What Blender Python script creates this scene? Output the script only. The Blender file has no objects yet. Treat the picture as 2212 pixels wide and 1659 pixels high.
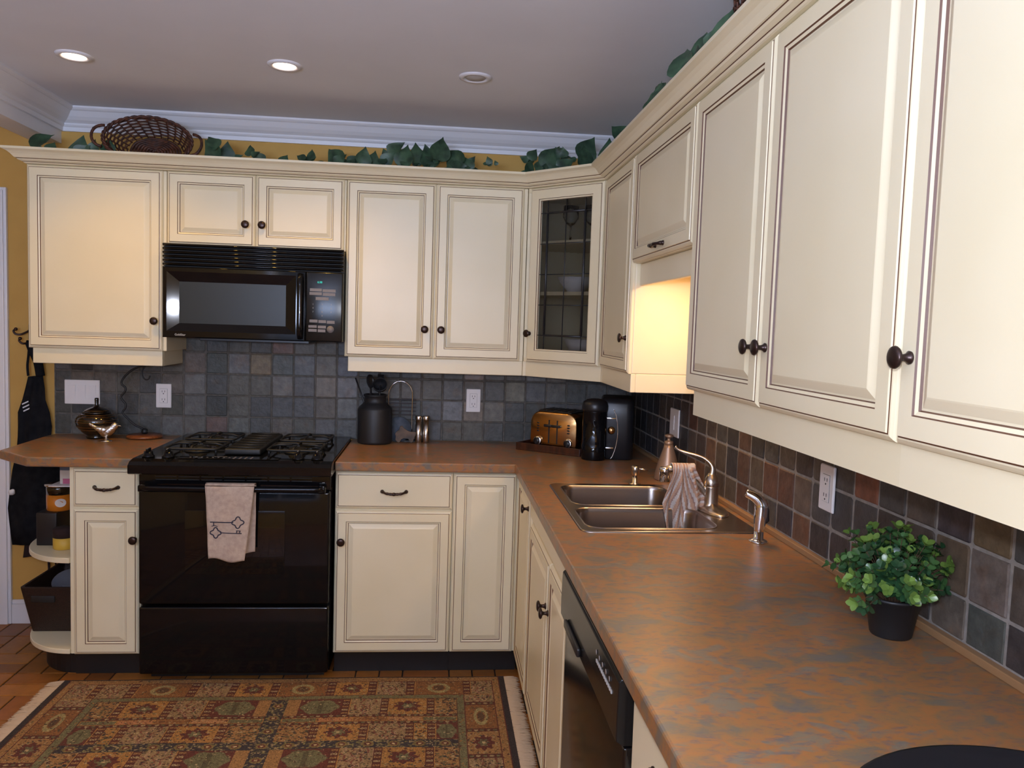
import bpy, bmesh, math, random
import numpy as np
from mathutils import Matrix, Vector, noise
random.seed(7)
PI = math.pi
S = bpy.context.scene
COL = S.collection

# ------------------------------------------------------------------ camera
cam_d = bpy.data.cameras.new('camera'); cam = bpy.data.objects.new('camera', cam_d); COL.objects.link(cam)
cam_d.sensor_width = 36.0; cam_d.lens = 1708.43 / 2212 * 36.0; cam_d.clip_start = 0.02
def cam_rot(rx, ro, rz):
    return (Matrix.Rotation(rz, 3, 'Z') @ Matrix.Rotation(rx, 3, 'X') @ Matrix.Rotation(ro, 3, 'Z'))
cam.matrix_world = Matrix.Translation((-0.9825, -3.8838, 1.4821)) @ cam_rot(1.4993, 0.0326, -0.0956).to_4x4()
S.camera = cam

# ------------------------------------------------------------------ world, exposure
w = bpy.data.worlds.new('world'); S.world = w; w.use_nodes = True
w.node_tree.nodes['Background'].inputs[0].default_value = (0.55, 0.65, 0.9, 1)
w.node_tree.nodes['Background'].inputs[1].default_value = 0.25
vs = S.view_settings
vs.view_transform = 'Standard'; vs.look = 'None'; vs.gamma = 1; vs.use_curve_mapping = False
vs.exposure = -0.12

# ------------------------------------------------------------------ lights
def light(name, kind, loc, energy, color, size=0.1, rot=(0, 0, 0), size_y=None, spot=None, blend=0.5):
    d = bpy.data.lights.new(name, kind); d.energy = energy; d.color = color
    if kind == 'AREA':
        d.size = size
        if size_y: d.shape = 'RECTANGLE'; d.size_y = size_y
    else:
        d.shadow_soft_size = size
    if spot: d.spot_size = spot; d.spot_blend = blend
    o = bpy.data.objects.new(name, d); COL.objects.link(o); o.location = loc; o.rotation_euler = rot
    return o
WARM = (1.0, 0.56, 0.08)
CEIL = 2.41
# the camera's flash, just above the lens
light('flash', 'POINT', (-0.985, -3.86, 1.56), 44, (0.89, 0.95, 1.12), 0.02)
# daylight through the window behind the camera
light('daylight', 'AREA', (-1.9, -5.5, 1.6), 265, (0.60, 0.75, 1.10), 1.5, (PI / 2 + 1.3, 0, 0), 1.2)
# the sink lamp under the small cabinet
light('sink_lamp_light', 'AREA', (-0.15, -1.43, 1.69), 4.2, (1.0, 0.64, 0.34), 0.10, (0, 0, 0), 0.35)

# ------------------------------------------------------------------ materials
def mat(name, base, rough=0.5, metal=0.0, emit=None, es=0, trans=0, coat=0, spec=None, alpha=None):
    m = bpy.data.materials.new(name); m.use_nodes = True
    b = m.node_tree.nodes['Principled BSDF']
    b.inputs['Base Color'].default_value = (*base, 1); b.inputs['Roughness'].default_value = rough
    b.inputs['Metallic'].default_value = metal
    if emit: b.inputs['Emission Color'].default_value = (*emit, 1); b.inputs['Emission Strength'].default_value = es
    if trans: b.inputs['Transmission Weight'].default_value = trans
    if coat: b.inputs['Coat Weight'].default_value = coat
    if spec is not None: b.inputs['Specular IOR Level'].default_value = spec
    return m
def sr(r, g, b):
    f = lambda c: (c / 255 / 12.92) if c / 255 <= 0.04045 else ((c / 255 + 0.055) / 1.055) ** 2.4
    return (f(r), f(g), f(b))
def nodes(m): return m.node_tree.nodes, m.node_tree.links, m.node_tree.nodes['Principled BSDF']
def add_noise(m, c1, c2, scale=10, stretch=(1, 1, 1), detail=4, bump=0.0, bscale=None, lo=.35, hi=.65, rot=(0, 0, 0)):
    n, l, b = nodes(m)
    tc = n.new('ShaderNodeTexCoord'); mp = n.new('ShaderNodeMapping'); mp.inputs['Scale'].default_value = stretch
    mp.inputs['Rotation'].default_value = rot
    l.new(tc.outputs['Object'], mp.inputs[0])
    t = n.new('ShaderNodeTexNoise'); t.inputs['Scale'].default_value = scale; t.inputs['Detail'].default_value = detail
    l.new(mp.outputs[0], t.inputs['Vector'])
    r = n.new('ShaderNodeValToRGB'); r.color_ramp.elements[0].position = lo; r.color_ramp.elements[1].position = hi
    r.color_ramp.elements[0].color = (*c1, 1); r.color_ramp.elements[1].color = (*c2, 1)
    l.new(t.outputs[0], r.inputs[0]); l.new(r.outputs[0], b.inputs['Base Color'])
    if bump:
        t2 = n.new('ShaderNodeTexNoise'); t2.inputs['Scale'].default_value = bscale or scale; t2.inputs['Detail'].default_value = 5
        l.new(mp.outputs[0], t2.inputs['Vector'])
        bp = n.new('ShaderNodeBump'); bp.inputs['Strength'].default_value = bump; bp.inputs['Distance'].default_value = 0.004
        l.new(t2.outputs[0], bp.inputs['Height']); l.new(bp.outputs[0], b.inputs['Normal'])
    return m
def attr_mat(name, rough, nscale, namt, bump=0.3, bscale=60, veins=False, stretch=(1, 1, 1)):
    """colour from the mesh's own 'tint' attribute, broken up by noise"""
    m = bpy.data.materials.new(name); m.use_nodes = True
    n, l, b = nodes(m); b.inputs['Roughness'].default_value = rough
    a = n.new('ShaderNodeAttribute'); a.attribute_name = 'tint'
    tc = n.new('ShaderNodeTexCoord'); mp = n.new('ShaderNodeMapping'); mp.inputs['Scale'].default_value = stretch
    l.new(tc.outputs['Object'], mp.inputs[0])
    t = n.new('ShaderNodeTexNoise'); t.inputs['Scale'].default_value = nscale; t.inputs['Detail'].default_value = 6; t.inputs['Roughness'].default_value = .65
    l.new(mp.outputs[0], t.inputs['Vector'])
    mr = n.new('ShaderNodeMapRange'); mr.inputs[1].default_value = .25; mr.inputs[2].default_value = .75
    mr.inputs[3].default_value = 1 - namt; mr.inputs[4].default_value = 1 + namt
    l.new(t.outputs[0], mr.inputs[0])
    mx = n.new('ShaderNodeVectorMath'); mx.operation = 'SCALE'
    l.new(a.outputs['Color'], mx.inputs[0]); l.new(mr.outputs[0], mx.inputs['Scale']); out = mx.outputs[0]
    if veins:
        t3 = n.new('ShaderNodeTexNoise'); t3.inputs['Scale'].default_value = 16; t3.inputs['Detail'].default_value = 5
        l.new(tc.outputs['Object'], t3.inputs['Vector'])
        rr = n.new('ShaderNodeValToRGB'); rr.color_ramp.elements[0].position = .56; rr.color_ramp.elements[1].position = .72
        rr.color_ramp.elements[0].color = (0, 0, 0, 1); rr.color_ramp.elements[1].color = (.55, .55, .55, 1)
        l.new(t3.outputs[0], rr.inputs[0])
        mm = n.new('ShaderNodeMixRGB'); mm.blend_type = 'MULTIPLY'; mm.inputs[2].default_value = (1.25, .82, .55, 1)
        l.new(rr.outputs[0], mm.inputs[0]); l.new(out, mm.inputs[1]); out = mm.outputs[0]
    l.new(out, b.inputs['Base Color'])
    t2 = n.new('ShaderNodeTexNoise'); t2.inputs['Scale'].default_value = bscale; t2.inputs['Detail'].default_value = 4
    l.new(mp.outputs[0], t2.inputs['Vector'])
    bp = n.new('ShaderNodeBump'); bp.inputs['Strength'].default_value = bump; bp.inputs['Distance'].default_value = 0.003
    l.new(t2.outputs[0], bp.inputs['Height']); l.new(bp.outputs[0], b.inputs['Normal'])
    return m
M = {}
M['cream'] = add_noise(mat('cream_paint', sr(232, 220, 190), .34), sr(230, 217, 181), sr(235, 223, 190), 3, detail=2)
M['glaze'] = mat('brown_glaze', sr(96, 62, 42), .5)
M['yellow'] = add_noise(mat('yellow_wall_paint', sr(196, 160, 88), .75), sr(192, 150, 76), sr(200, 158, 82), 4, bump=.05, bscale=90)
M['ceil'] = add_noise(mat('ceiling_paint', sr(222, 216, 212), .9), sr(220, 223, 230), sr(226, 229, 236), 2, bump=.06, bscale=60)
M['white'] = mat('white_trim_paint', sr(222, 222, 226), .4)
M['plastic_white'] = mat('white_plastic', sr(232, 228, 226), .35)
M['slot'] = mat('dark_slot', (.01, .01, .01), .6)
M['bronze'] = mat('oiled_bronze', sr(62, 48, 44), .3, .75)
M['black_gloss'] = mat('black_enamel', (.005, .005, .006), .07, spec=.32)
M['dw_black'] = mat('dishwasher_black', (.006, .005, .005), .16)
M['black_glass'] = mat('black_glass', (.004, .004, .005), .04)
M['black_satin'] = mat('black_satin', (.012, .012, .014), .35)
M['panel_black'] = mat('panel_black', (.008, .008, .008), .2, spec=.3)
M['black_iron'] = mat('cast_iron', (.01, .01, .01), .5)
M['pot_black'] = mat('black_pot', sr(30, 30, 32), .5)
M['toe'] = mat('black_toe_kick', sr(26, 25, 27), .45)
M['grey_win'] = mat('grey_window_screen', sr(44, 48, 48), .3, spec=.25)
M['steel'] = mat('brushed_steel', sr(196, 188, 180), .24, 1)
M['sink_steel'] = mat('sink_steel', sr(160, 148, 140), .27, 1)
M['nickel'] = mat('brushed_nickel', sr(190, 178, 165), .27, 1)
M['chrome'] = mat('chrome', (.8, .8, .82), .08, 1)
M['silver'] = add_noise(mat('hammered_silver', (.7, .66, .6), .2, 1), (.55, .5, .45), (.85, .82, .78), 90, bump=.8, bscale=120)
M['slate'] = attr_mat('slate_tile', .5, 34, .42, .6, 80, veins=True)
M['grout'] = add_noise(mat('grout', sr(112, 104, 98), .9), sr(128, 122, 116), sr(146, 140, 134), 60, bump=.2, bscale=300)
M['grout_dark'] = add_noise(mat('grey_grout', sr(100, 96, 90), .9), sr(84, 80, 74), sr(104, 100, 94), 60, bump=.2, bscale=300)
M['floor_tile'] = attr_mat('quarry_floor_tile', .42, 18, .22, .15, 50)
M['rug'] = attr_mat('rug_wool', .95, 260, .28, .6, 500)
M['fringe'] = mat('rug_fringe', sr(196, 170, 140), .9)
M['wood_tray'] = add_noise(mat('dark_wood', sr(60, 30, 18), .35), sr(45, 22, 14), sr(78, 40, 24), 12, (1, 8, 1))
M['rack_slat'] = mat('dark_slat', sr(34, 22, 24), .6)
M['wood_mid'] = add_noise(mat('oiled_wood', sr(120, 66, 32), .35), sr(96, 50, 26), sr(140, 80, 40), 14, (1, 8, 1))
M['copper'] = mat('warm_brushed_metal', sr(205, 160, 105), .22, 1)
M['wicker'] = add_noise(mat('dark_wicker', sr(70, 38, 24), .6), sr(48, 24, 16), sr(92, 50, 28), 50)
M['leather'] = add_noise(mat('dark_woven_leather', sr(38, 24, 18), .5), sr(26, 17, 13), sr(48, 30, 22), 200, bump=.5, bscale=260)
M['fabric_black'] = add_noise(mat('black_cloth', (.01, .01, .012), .95, spec=.1), (.008, .008, .01), (.014, .014, .016), 30)
M['fabric_brown'] = mat('brown_cloth', sr(40, 22, 20), .95)
M['marks'] = mat('white_print', sr(215, 215, 220), .7)
M['towel'] = add_noise(mat('linen_towel', sr(190, 166, 146), .95), sr(182, 158, 140), sr(200, 178, 158), 60, bump=.3, bscale=400)
M['towel_ink'] = mat('navy_embroidery', sr(52, 50, 66), .9)
M['cer_black'] = mat('black_glazed_ceramic', sr(22, 17, 13), .12, coat=.5)
M['gold'] = mat('gold_line', sr(170, 120, 60), .3, .8)
M['leaf_dark'] = add_noise(mat('ivy_leaf', sr(48, 72, 52), .45), sr(34, 56, 40), sr(62, 90, 64), 25)
M['stem'] = mat('brown_stem', sr(80, 58, 38), .8)
M['box_leaf'] = attr_mat('boxwood_leaf', .3, 60, .2, .1, 100)
M['amber'] = mat('amber_wax', sr(190, 110, 30), .25, coat=.5)
M['yellow_wax'] = mat('yellow_wax', sr(205, 165, 60), .5)
M['label'] = mat('label_paper', sr(205, 195, 185), .7)
M['pink'] = mat('pink_print', sr(190, 100, 130), .7)
M['grey_card'] = mat('grey_card', sr(95, 100, 110), .7)
M['teal'] = mat('display_digits', (.0, .6, .5), .5, emit=sr(60, 190, 170), es=.6)
M['key'] = mat('key_print', sr(120, 112, 108), .5)
M['keytext'] = mat('key_lettering', sr(170, 168, 165), .5)
M['bulb'] = mat('lit_bulb', (1, .9, .8), .5, emit=(1.0, .72, .5), es=14)
M['bulb_off'] = mat('unlit_bulb', sr(170, 165, 160), .4)
M['taupe'] = mat('taupe_enamel', sr(168, 140, 118), .35, .6)
M['slate_pig'] = add_noise(mat('carved_stone', sr(98, 92, 84), .8), sr(84, 78, 72), sr(122, 100, 84), 30)
M['slate_blue'] = add_noise(mat('blue_slate', sr(70, 80, 92), .7), sr(60, 70, 82), sr(84, 92, 104), 30)
M['caulk'] = mat('wood_edge_strip', sr(150, 115, 80), .45)
# laminate counter: rust, ochre and grey clouds with fine streaks
def laminate():
    m = mat('laminate_counter', (.3, .2, .1), .33); n, l, b = nodes(m)
    tc = n.new('ShaderNodeTexCoord')
    def nz(scale, stretch, rot, det=5, dist=0.0):
        mp = n.new('ShaderNodeMapping'); mp.inputs['Scale'].default_value = stretch; mp.inputs['Rotation'].default_value = rot
        l.new(tc.outputs['Object'], mp.inputs[0]); t = n.new('ShaderNodeTexNoise'); t.inputs['Scale'].default_value = scale
        t.inputs['Detail'].default_value = det; t.inputs['Distortion'].default_value = dist; t.inputs['Roughness'].default_value = .62
        l.new(mp.outputs[0], t.inputs['Vector']); return t.outputs[0]
    r = n.new('ShaderNodeValToRGB'); cr = r.color_ramp
    cr.elements[0].position = .28; cr.elements[0].color = (*sr(112, 104, 96), 1)
    cr.elements[1].position = .74; cr.elements[1].color = (*sr(152, 130, 100), 1)
    for p, c in ((.38, sr(118, 104, 84)), (.46, sr(148, 108, 68)), (.53, sr(160, 106, 60)), (.60, sr(128, 112, 90)), (.67, sr(128, 116, 98))):
        e = cr.elements.new(p); e.color = (*c, 1)
    l.new(nz(10, (1.0, 1.5, 1.2), (0, 0, .25), 14, .5), r.inputs[0])
    r2 = n.new('ShaderNodeValToRGB'); r2.color_ramp.elements[0].position = .50; r2.color_ramp.elements[1].position = .68
    r2.color_ramp.elements[0].color = (0, 0, 0, 1); r2.color_ramp.elements[1].color = (.75, .75, .75, 1)
    l.new(nz(42, (1, 2.3, 1.5), (0, 0, .45), 10, .5), r2.inputs[0])
    mx = n.new('ShaderNodeMixRGB'); mx.inputs[2].default_value = (*sr(96, 92, 94), 1)
    l.new(r2.outputs[0], mx.inputs[0]); l.new(r.outputs[0], mx.inputs[1])
    r3 = n.new('ShaderNodeValToRGB'); r3.color_ramp.elements[0].position = .58; r3.color_ramp.elements[1].position = .72
    r3.color_ramp.elements[0].color = (0, 0, 0, 1); r3.color_ramp.elements[1].color = (.6, .6, .6, 1)
    l.new(nz(30, (1, 1.9, 1.3), (0, 0, .2), 12, .4), r3.inputs[0])
    m2 = n.new('ShaderNodeMixRGB'); m2.inputs[2].default_value = (*sr(160, 98, 62), 1)
    l.new(r3.outputs[0], m2.inputs[0]); l.new(mx.outputs[0], m2.inputs[1])
    l.new(m2.outputs[0], b.inputs['Base Color'])
    return m
M['counter'] = laminate()
def glass_mat():
    m = mat('leaded_glass', (.55, .56, .56), .06, trans=1.0); n, l, b = nodes(m); b.inputs['IOR'].default_value = 1.3
    tc = n.new('ShaderNodeTexCoord'); t = n.new('ShaderNodeTexNoise'); t.inputs['Scale'].default_value = 45; l.new(tc.outputs['Object'], t.inputs['Vector'])
    bp = n.new('ShaderNodeBump'); bp.inputs['Strength'].default_value = .35; bp.inputs['Distance'].default_value = .003
    l.new(t.outputs[0], bp.inputs['Height']); l.new(bp.outputs[0], b.inputs['Normal'])
    return m
M['glass'] = glass_mat()
M['clear_glass'] = mat('clear_glass', (.85, .88, .9), .03, trans=1.0)
def stripes():
    m = mat('striped_dishcloth', sr(190, 170, 155), .95); n, l, b = nodes(m)
    a = n.new('ShaderNodeAttribute'); a.attribute_name = 'tint'
    l.new(a.outputs['Color'], b.inputs['Base Color']); return m
M['stripe'] = stripes()

# ------------------------------------------------------------------ mesh builder
class MB:
    def __init__(s): s.v = []; s.f = []; s.m = []; s.mats = []; s.sm = []; s.tint = []; s.hastint = False
    def mi(s, m):
        if m not in s.mats: s.mats.append(m)
        return s.mats.index(m)
    def add(s, vs, fs, m, smooth=False, tint=None):
        o = len(s.v); s.v += [tuple(p) for p in vs]; k = s.mi(m)
        for f in fs:
            s.f.append([i + o for i in f]); s.m.append(k); s.sm.append(smooth); s.tint.append(tint)
        if tint is not None: s.hastint = True
    def box(s, x0, x1, y0, y1, z0, z1, m, T=None):
        vs = [(x, y, z) for x in (x0, x1) for y in (y0, y1) for z in (z0, z1)]
        if T: vs = [T @ Vector(p) for p in vs]
        s.add(vs, [(0, 1, 3, 2), (4, 6, 7, 5), (0, 4, 5, 1), (2, 3, 7, 6), (0, 2, 6, 4), (1, 5, 7, 3)], m)
    def rbox(s, x0, x1, y0, y1, z0, z1, m, r=.004, T=None, seg=3):
        """box with rounded vertical and horizontal edges (via stacked rounded outlines)"""
        r = min(r, (x1 - x0) / 2.01, (y1 - y0) / 2.01, (z1 - z0) / 2.01)
        loops = []
        zs = [(z0 + r * (1 - math.sin(a)), r * (1 - math.cos(a))) for a in [PI / 2 * (1 - i / seg) for i in range(seg + 1)]]
        zs += [(z1 - r * (1 - math.sin(a)), r * (1 - math.cos(a))) for a in [PI / 2 * i / seg for i in range(seg + 1)]]
        for z, ins in zs:
            loops.append([(x, y, z) for x, y in rrect(x0 + ins, x1 - ins, y0 + ins, y1 - ins, max(r - ins, 1e-4), seg)])
        s.loops(loops, m, True, True, True, T)
    def loops(s, loops, m, cap0=False, cap1=False, smooth=False, T=None, closed=True, tint=None):
        n = len(loops[0]); vs = [p for L in loops for p in L]
        if T: vs = [T @ Vector(p) for p in vs]
        fs = []
        for i in range(len(loops) - 1):
            for j in range(n if closed else n - 1):
                a = i * n + j; b = i * n + (j + 1) % n
                fs.append((a, b, b + n, a + n))
        if cap0: fs.append(tuple(range(n))[::-1])
        if cap1: fs.append(tuple(range((len(loops) - 1) * n, len(loops) * n)))
        s.add(vs, fs, m, smooth, tint)
    def lathe(s, prof, m, T=None, n=24, smooth=True, cap=True):
        """prof: (r, z) bottom to top"""
        L = [[(r * math.cos(2 * PI * k / n), r * math.sin(2 * PI * k / n), z) for k in range(n)] for r, z in prof]
        s.loops(L, m, cap, cap, smooth, T)
    def tube(s, path, r, m, n=8, smooth=True, closed=False, cap=True, T=None):
        P = [Vector(p) for p in path]; R = r if isinstance(r, (list, tuple)) else [r] * len(P); L = []
        N = len(P); up = None
        for i, p in enumerate(P):
            if closed: t = P[(i + 1) % N] - P[i - 1]
            else: t = P[min(i + 1, N - 1)] - P[max(i - 1, 0)]
            t.normalize()
            if up is None:
                up = Vector((0, 0, 1)) if abs(t.z) < .9 else Vector((1, 0, 0))
            up = (up - t * up.dot(t)); 
            if up.length < 1e-6: up = t.orthogonal()
            up.normalize(); b = t.cross(up)
            L.append([tuple(p + (up * math.cos(2 * PI * k / n) + b * math.sin(2 * PI * k / n)) * R[i]) for k in range(n)])
        if closed: L.append(L[0])
        s.loops(L, m, cap and not closed, cap and not closed, smooth, T)
    def prism(s, poly, z0, z1, m, T=None, smooth=False):
        a = sum(poly[i][0] * poly[(i + 1) % len(poly)][1] - poly[(i + 1) % len(poly)][0] * poly[i][1] for i in range(len(poly)))
        if a < 0: poly = poly[::-1]
        s.loops([[(x, y, z0) for x, y in poly], [(x, y, z1) for x, y in poly]], m, True, True, smooth, T)
    def merge(s, o, T=None):
        off = len(s.v); s.v += [tuple(T @ Vector(p)) if T else p for p in o.v]
        for f, m, sm, t in zip(o.f, o.m, o.sm, o.tint):
            s.f.append([i + off for i in f]); s.m.append(s.mi(o.mats[m])); s.sm.append(sm); s.tint.append(t)
        s.hastint |= o.hastint
    def build(s, name, parent=None, bevel=0, subsurf=0, weld=False):
        me = bpy.data.meshes.new(name)
        off = Vector((0, 0, 0))
        if parent is not None: off = parent['_o'] if '_o' in parent else off; off = Vector(off)
        me.from_pydata([tuple(Vector(p) - off) for p in s.v], [], s.f)
        for m in s.mats: me.materials.append(m)
        me.polygons.foreach_set('material_index', s.m); me.polygons.foreach_set('use_smooth', s.sm)
        if s.hastint:
            at = me.color_attributes.new('tint', 'FLOAT_COLOR', 'CORNER'); k = 0
            for p, t in zip(me.polygons, s.tint):
                t = t or (1, 1, 1)
                for _ in range(p.loop_total): at.data[k].color = (*t, 1); k += 1
        bm = bmesh.new(); bm.from_mesh(me)
        if weld: bmesh.ops.remove_doubles(bm, verts=bm.verts, dist=1e-5)
        bmesh.ops.recalc_face_normals(bm, faces=bm.faces); bm.to_mesh(me); bm.free()
        o = bpy.data.objects.new(name, me); COL.objects.link(o)
        if parent is not None: o.parent = parent; o['_o'] = list(off)
        if bevel:
            b = o.modifiers.new('bevel', 'BEVEL'); b.width = bevel; b.segments = 2; b.limit_method = 'ANGLE'; b.angle_limit = math.radians(40)
        if subsurf:
            b = o.modifiers.new('subsurf', 'SUBSURF'); b.levels = subsurf; b.render_levels = subsurf
        return o
def rrect(x0, x1, y0, y1, r, seg=4):
    pts = []
    for cx, cy, a0 in ((x1 - r, y1 - r, 0), (x0 + r, y1 - r, PI / 2), (x0 + r, y0 + r, PI), (x1 - r, y0 + r, 1.5 * PI)):
        for i in range(seg + 1):
            a = a0 + PI / 2 * i / seg; pts.append((cx + r * math.cos(a), cy + r * math.sin(a)))
    return pts
def thing(name, label, cat, loc, group=None):
    o = bpy.data.objects.new(name, None); COL.objects.link(o); o.location = loc; o.empty_display_size = .05
    o['_o'] = list(loc); o['label'] = label; o['category'] = cat
    if group: o['group'] = group
    return o
def tag(o, label, cat, group=None, kind=None):
    o['label'] = label; o['category'] = cat
    if group: o['group'] = group
    if kind: o['kind'] = kind
    return o
def struct(o, kind='structure'): o['kind'] = kind; return o
def frame(O, U, N):
    """local (u, v, h) -> world: u along U, v up, h outward N"""
    U = Vector(U).normalized(); N = Vector(N).normalized(); V = Vector((0, 0, 1)); O = Vector(O)
    return Matrix(((U.x, V.x, N.x, O.x), (U.y, V.y, N.y, O.y), (U.z, V.z, N.z, O.z), (0, 0, 0, 1)))
def text_mesh(txt, size, T, m, mb, depth=.0006, align='LEFT', bold=False):
    c = bpy.data.curves.new('t', 'FONT'); c.body = txt; c.size = size; c.align_x = align; c.extrude = depth
    c.offset = size * .012 if bold else 0
    o = bpy.data.objects.new('t', c); COL.objects.link(o)
    dg = bpy.context.evaluated_depsgraph_get(); me = bpy.data.meshes.new_from_object(o.evaluated_get(dg))
    mb.add([T @ v.co for v in me.vertices], [tuple(p.vertices) for p in me.polygons], m)
    bpy.data.objects.remove(o); bpy.data.curves.remove(c); bpy.data.meshes.remove(me)

# ================================================================== THE ROOM
# floor: basket weave of quarry tiles over dark grout
mb = MB(); mb.box(-4.3, .15, -5.75, .15, -.06, -.004, M['slot'])
u = .0985
FX0 = -1.094; FY0 = -.56
def ftile(x0, x1, y0, y1):
    g = .0028; c = random.choice([sr(146, 92, 34), sr(138, 84, 30), sr(154, 98, 40), sr(130, 76, 28), sr(148, 88, 34)])
    k = random.uniform(.82, 1.12); c = tuple(q * k for q in c)
    a = rrect(x0 + g, x1 - g, y0 + g, y1 - g, .003, 1); b = rrect(x0 + g + .0025, x1 - g - .0025, y0 + g + .0025, y1 - g - .0025, .002, 1)
    mb.loops([[(x, y, -.006) for x, y in a], [(x, y, -.002) for x, y in a], [(x, y, 0) for x, y in b]], M['floor_tile'], False, True, False, None, True, c)
for i in range(-16, 6):
    for j in range(-27, 4):
        x = FX0 + i * 2 * u; y = FY0 + j * 2 * u
        if x < -4.2 or x > .1 or y < -5.7 or y > .1: continue
        if (i + j) % 2 == 0: ftile(x, x + u, y, y + 2 * u); ftile(x + u, x + 2 * u, y, y + 2 * u)
        else: ftile(x, x + 2 * u, y, y + u); ftile(x, x + 2 * u, y + u, y + 2 * u)
struct(mb.build('floor'))
mb = MB(); mb.box(-4.3, .15, -5.75, .15, CEIL, CEIL + .1, M['ceil']); struct(mb.build('ceiling'))
mb = MB(); mb.box(-4.3, .15, 0, .12, 0, CEIL, M['yellow']); struct(mb.build('wall_back'))
mb = MB(); mb.box(0, .12, -5.6, 0, 0, CEIL, M['yellow']); struct(mb.build('wall_right'))
mb = MB(); mb.box(-4.25, -4.15, -5.6, 0, 0, CEIL, M['yellow']); struct(mb.build('wall_left'))
mb = MB()
for b in ((-4.15, -2.75, 0, CEIL), (-1.05, 0, 0, CEIL), (-2.75, -1.05, 0, .85), (-2.75, -1.05, 2.1, CEIL)):
    mb.box(b[0], b[1], -5.7, -5.6, b[2], b[3], M['yellow'])
struct(mb.build('wall_front'))
mb = MB()
for b in ((-2.82, -2.75, .78, 2.17), (-1.05, -.98, .78, 2.17), (-2.82, -.98, 2.1, 2.17), (-2.82, -.98, .78, .85), (-1.93, -1.87, .85, 2.1)):
    mb.box(b[0], b[1], -5.6, -5.57, b[2], b[3], M['white'])
struct(mb.build('window_1'))

# header beam over the opening on the left
mb = MB(); mb.box(-2.845, -2.725, -5.6, 0, 2.258, CEIL, M['white']); struct(mb.build('trim_1'))
# crown moulding of the room: profile (out, z)
RC = [(0, 2.312), (.012, 2.312), (.014, 2.330), (.020, 2.334), (.024, 2.340), (.024, 2.346), (.030, 2.350), (.042, 2.357), (.056, 2.370), (.068, 2.385), (.074, 2.392), (.078, 2.392), (.084, 2.396), (.090, 2.402), (.090, CEIL), (0, CEIL)]
def sweep(mb, path, prof, m, outs, mats=None, closedprof=True):
    """path: list of (x, y); outs: outward unit normal of each segment; prof: (out, z)"""
    n = len(path); L = []
    for i, (x, y) in enumerate(path):
        if i == 0: d = Vector(outs[0])
        elif i == n - 1: d = Vector(outs[-1])
        else:
            a = Vector(outs[i - 1]); b = Vector(outs[i]); d = (a + b); d = d / d.dot(a) if d.dot(a) else a
        L.append([(x + d.x * o, y + d.y * o, z) for o, z in prof])
    k = len(prof)
    for i in range(n - 1):
        vs = L[i] + L[i + 1]
        for j in range(k if closedprof else k - 1):
            j2 = (j + 1) % k
            mm = mats[j] if mats and j < len(mats) and mats[j] else m
            mb.add([vs[j], vs[j2], vs[j2 + k], vs[j + k]], [(0, 1, 2, 3)], mm)
    mb.add(L[0], [tuple(range(k))], m); mb.add(L[-1], [tuple(range(k))], m)
mb = MB(); sweep(mb, [(-2.725, -5.6), (-2.725, 0), (0, 0), (0, -5.6)], RC, M['white'], [(1, 0), (0, -1), (-1, 0)])
struct(mb.build('trim_2', weld=True))
# door casing and door left of the counter
mb = MB()
for (x0, x1, z0, z1) in ((-3.045, -2.962, 0, 2.045), (-3.90, -3.817, 0, 2.045)):
    mb.box(x0, x1, -.018, 0, z0, z1, M['white']); mb.box(x0 + .012, x1 - .012, -.026, -.0181, z0, z1 - .012, M['white'])
mb.box(-3.8165, -3.0455, -.018, 0, 1.965, 2.045, M['white'])
struct(mb.build('trim_3', bevel=.003))
mb = MB(); mb.box(-3.815, -3.047, -.01, 0, 0, 1.963, M['white'])
for z0, z1 in ((.15, .85), (.98, 1.82)):
    for x0 in (-3.74, -3.40): mb.box(x0, x0 + .26, -.016, -.01, z0, z1, M['white'])
struct(mb.build('door_1', bevel=.003))
mb = MB(); mb.box(-2.962, -2.70, -.014, 0, 0, .095, M['white']); mb.box(-2.962, -2.70, -.009, 0, .095, .115, M['white'])
struct(mb.build('baseboard_back', bevel=.002))

# ------------------------------------------------------------------ slate backsplash
t = .1022
BACKX0 = -2.6883 - t
spec_tiles = {  # (column, row): colour, as the photo shows single stones
    (8, 3): sr(128, 108, 72), (9, 3): sr(84, 92, 94), (7, 3): sr(96, 98, 106), (6, 3): sr(62, 70, 68), (5, 3): sr(100, 84, 74),
    (9, 2): sr(112, 108, 108), (10, 3): sr(90, 96, 106), (11, 3): sr(100, 96, 90), (12, 3): sr(84, 88, 106), (12, 2): sr(118, 118, 128),
    (11, 2): sr(118, 108, 100), (10, 2): sr(86, 86, 92), (8, 1): sr(70, 72, 78), (6, 1): sr(60, 66, 68), (9, 4): sr(112, 82, 76),
    (16, 3): sr(100, 96, 82), (17, 3): sr(86, 88, 84), (18, 3): sr(136, 122, 120), (20, 3): sr(92, 86, 80), (21, 3): sr(112, 114, 118),
    (22, 3): sr(122, 112, 102), (18, 2): sr(100, 92, 84), (20, 2): sr(114, 112, 98), (21, 2): sr(94, 98, 106), (18, 1): sr(126, 110, 98),
    (17, 1): sr(112, 118, 132), (19, 1): sr(116, 114, 110), (0, 1): sr(54, 60, 68), (0, 3): sr(66, 58, 50), (2, 1): sr(70, 70, 72),
    (4, 1): sr(72, 74, 66), (6, 0): sr(112, 84, 80), (7, 0): sr(104, 106, 104), (12, 1): sr(104, 106, 110), (11, 0): sr(102, 102, 108)}
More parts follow.
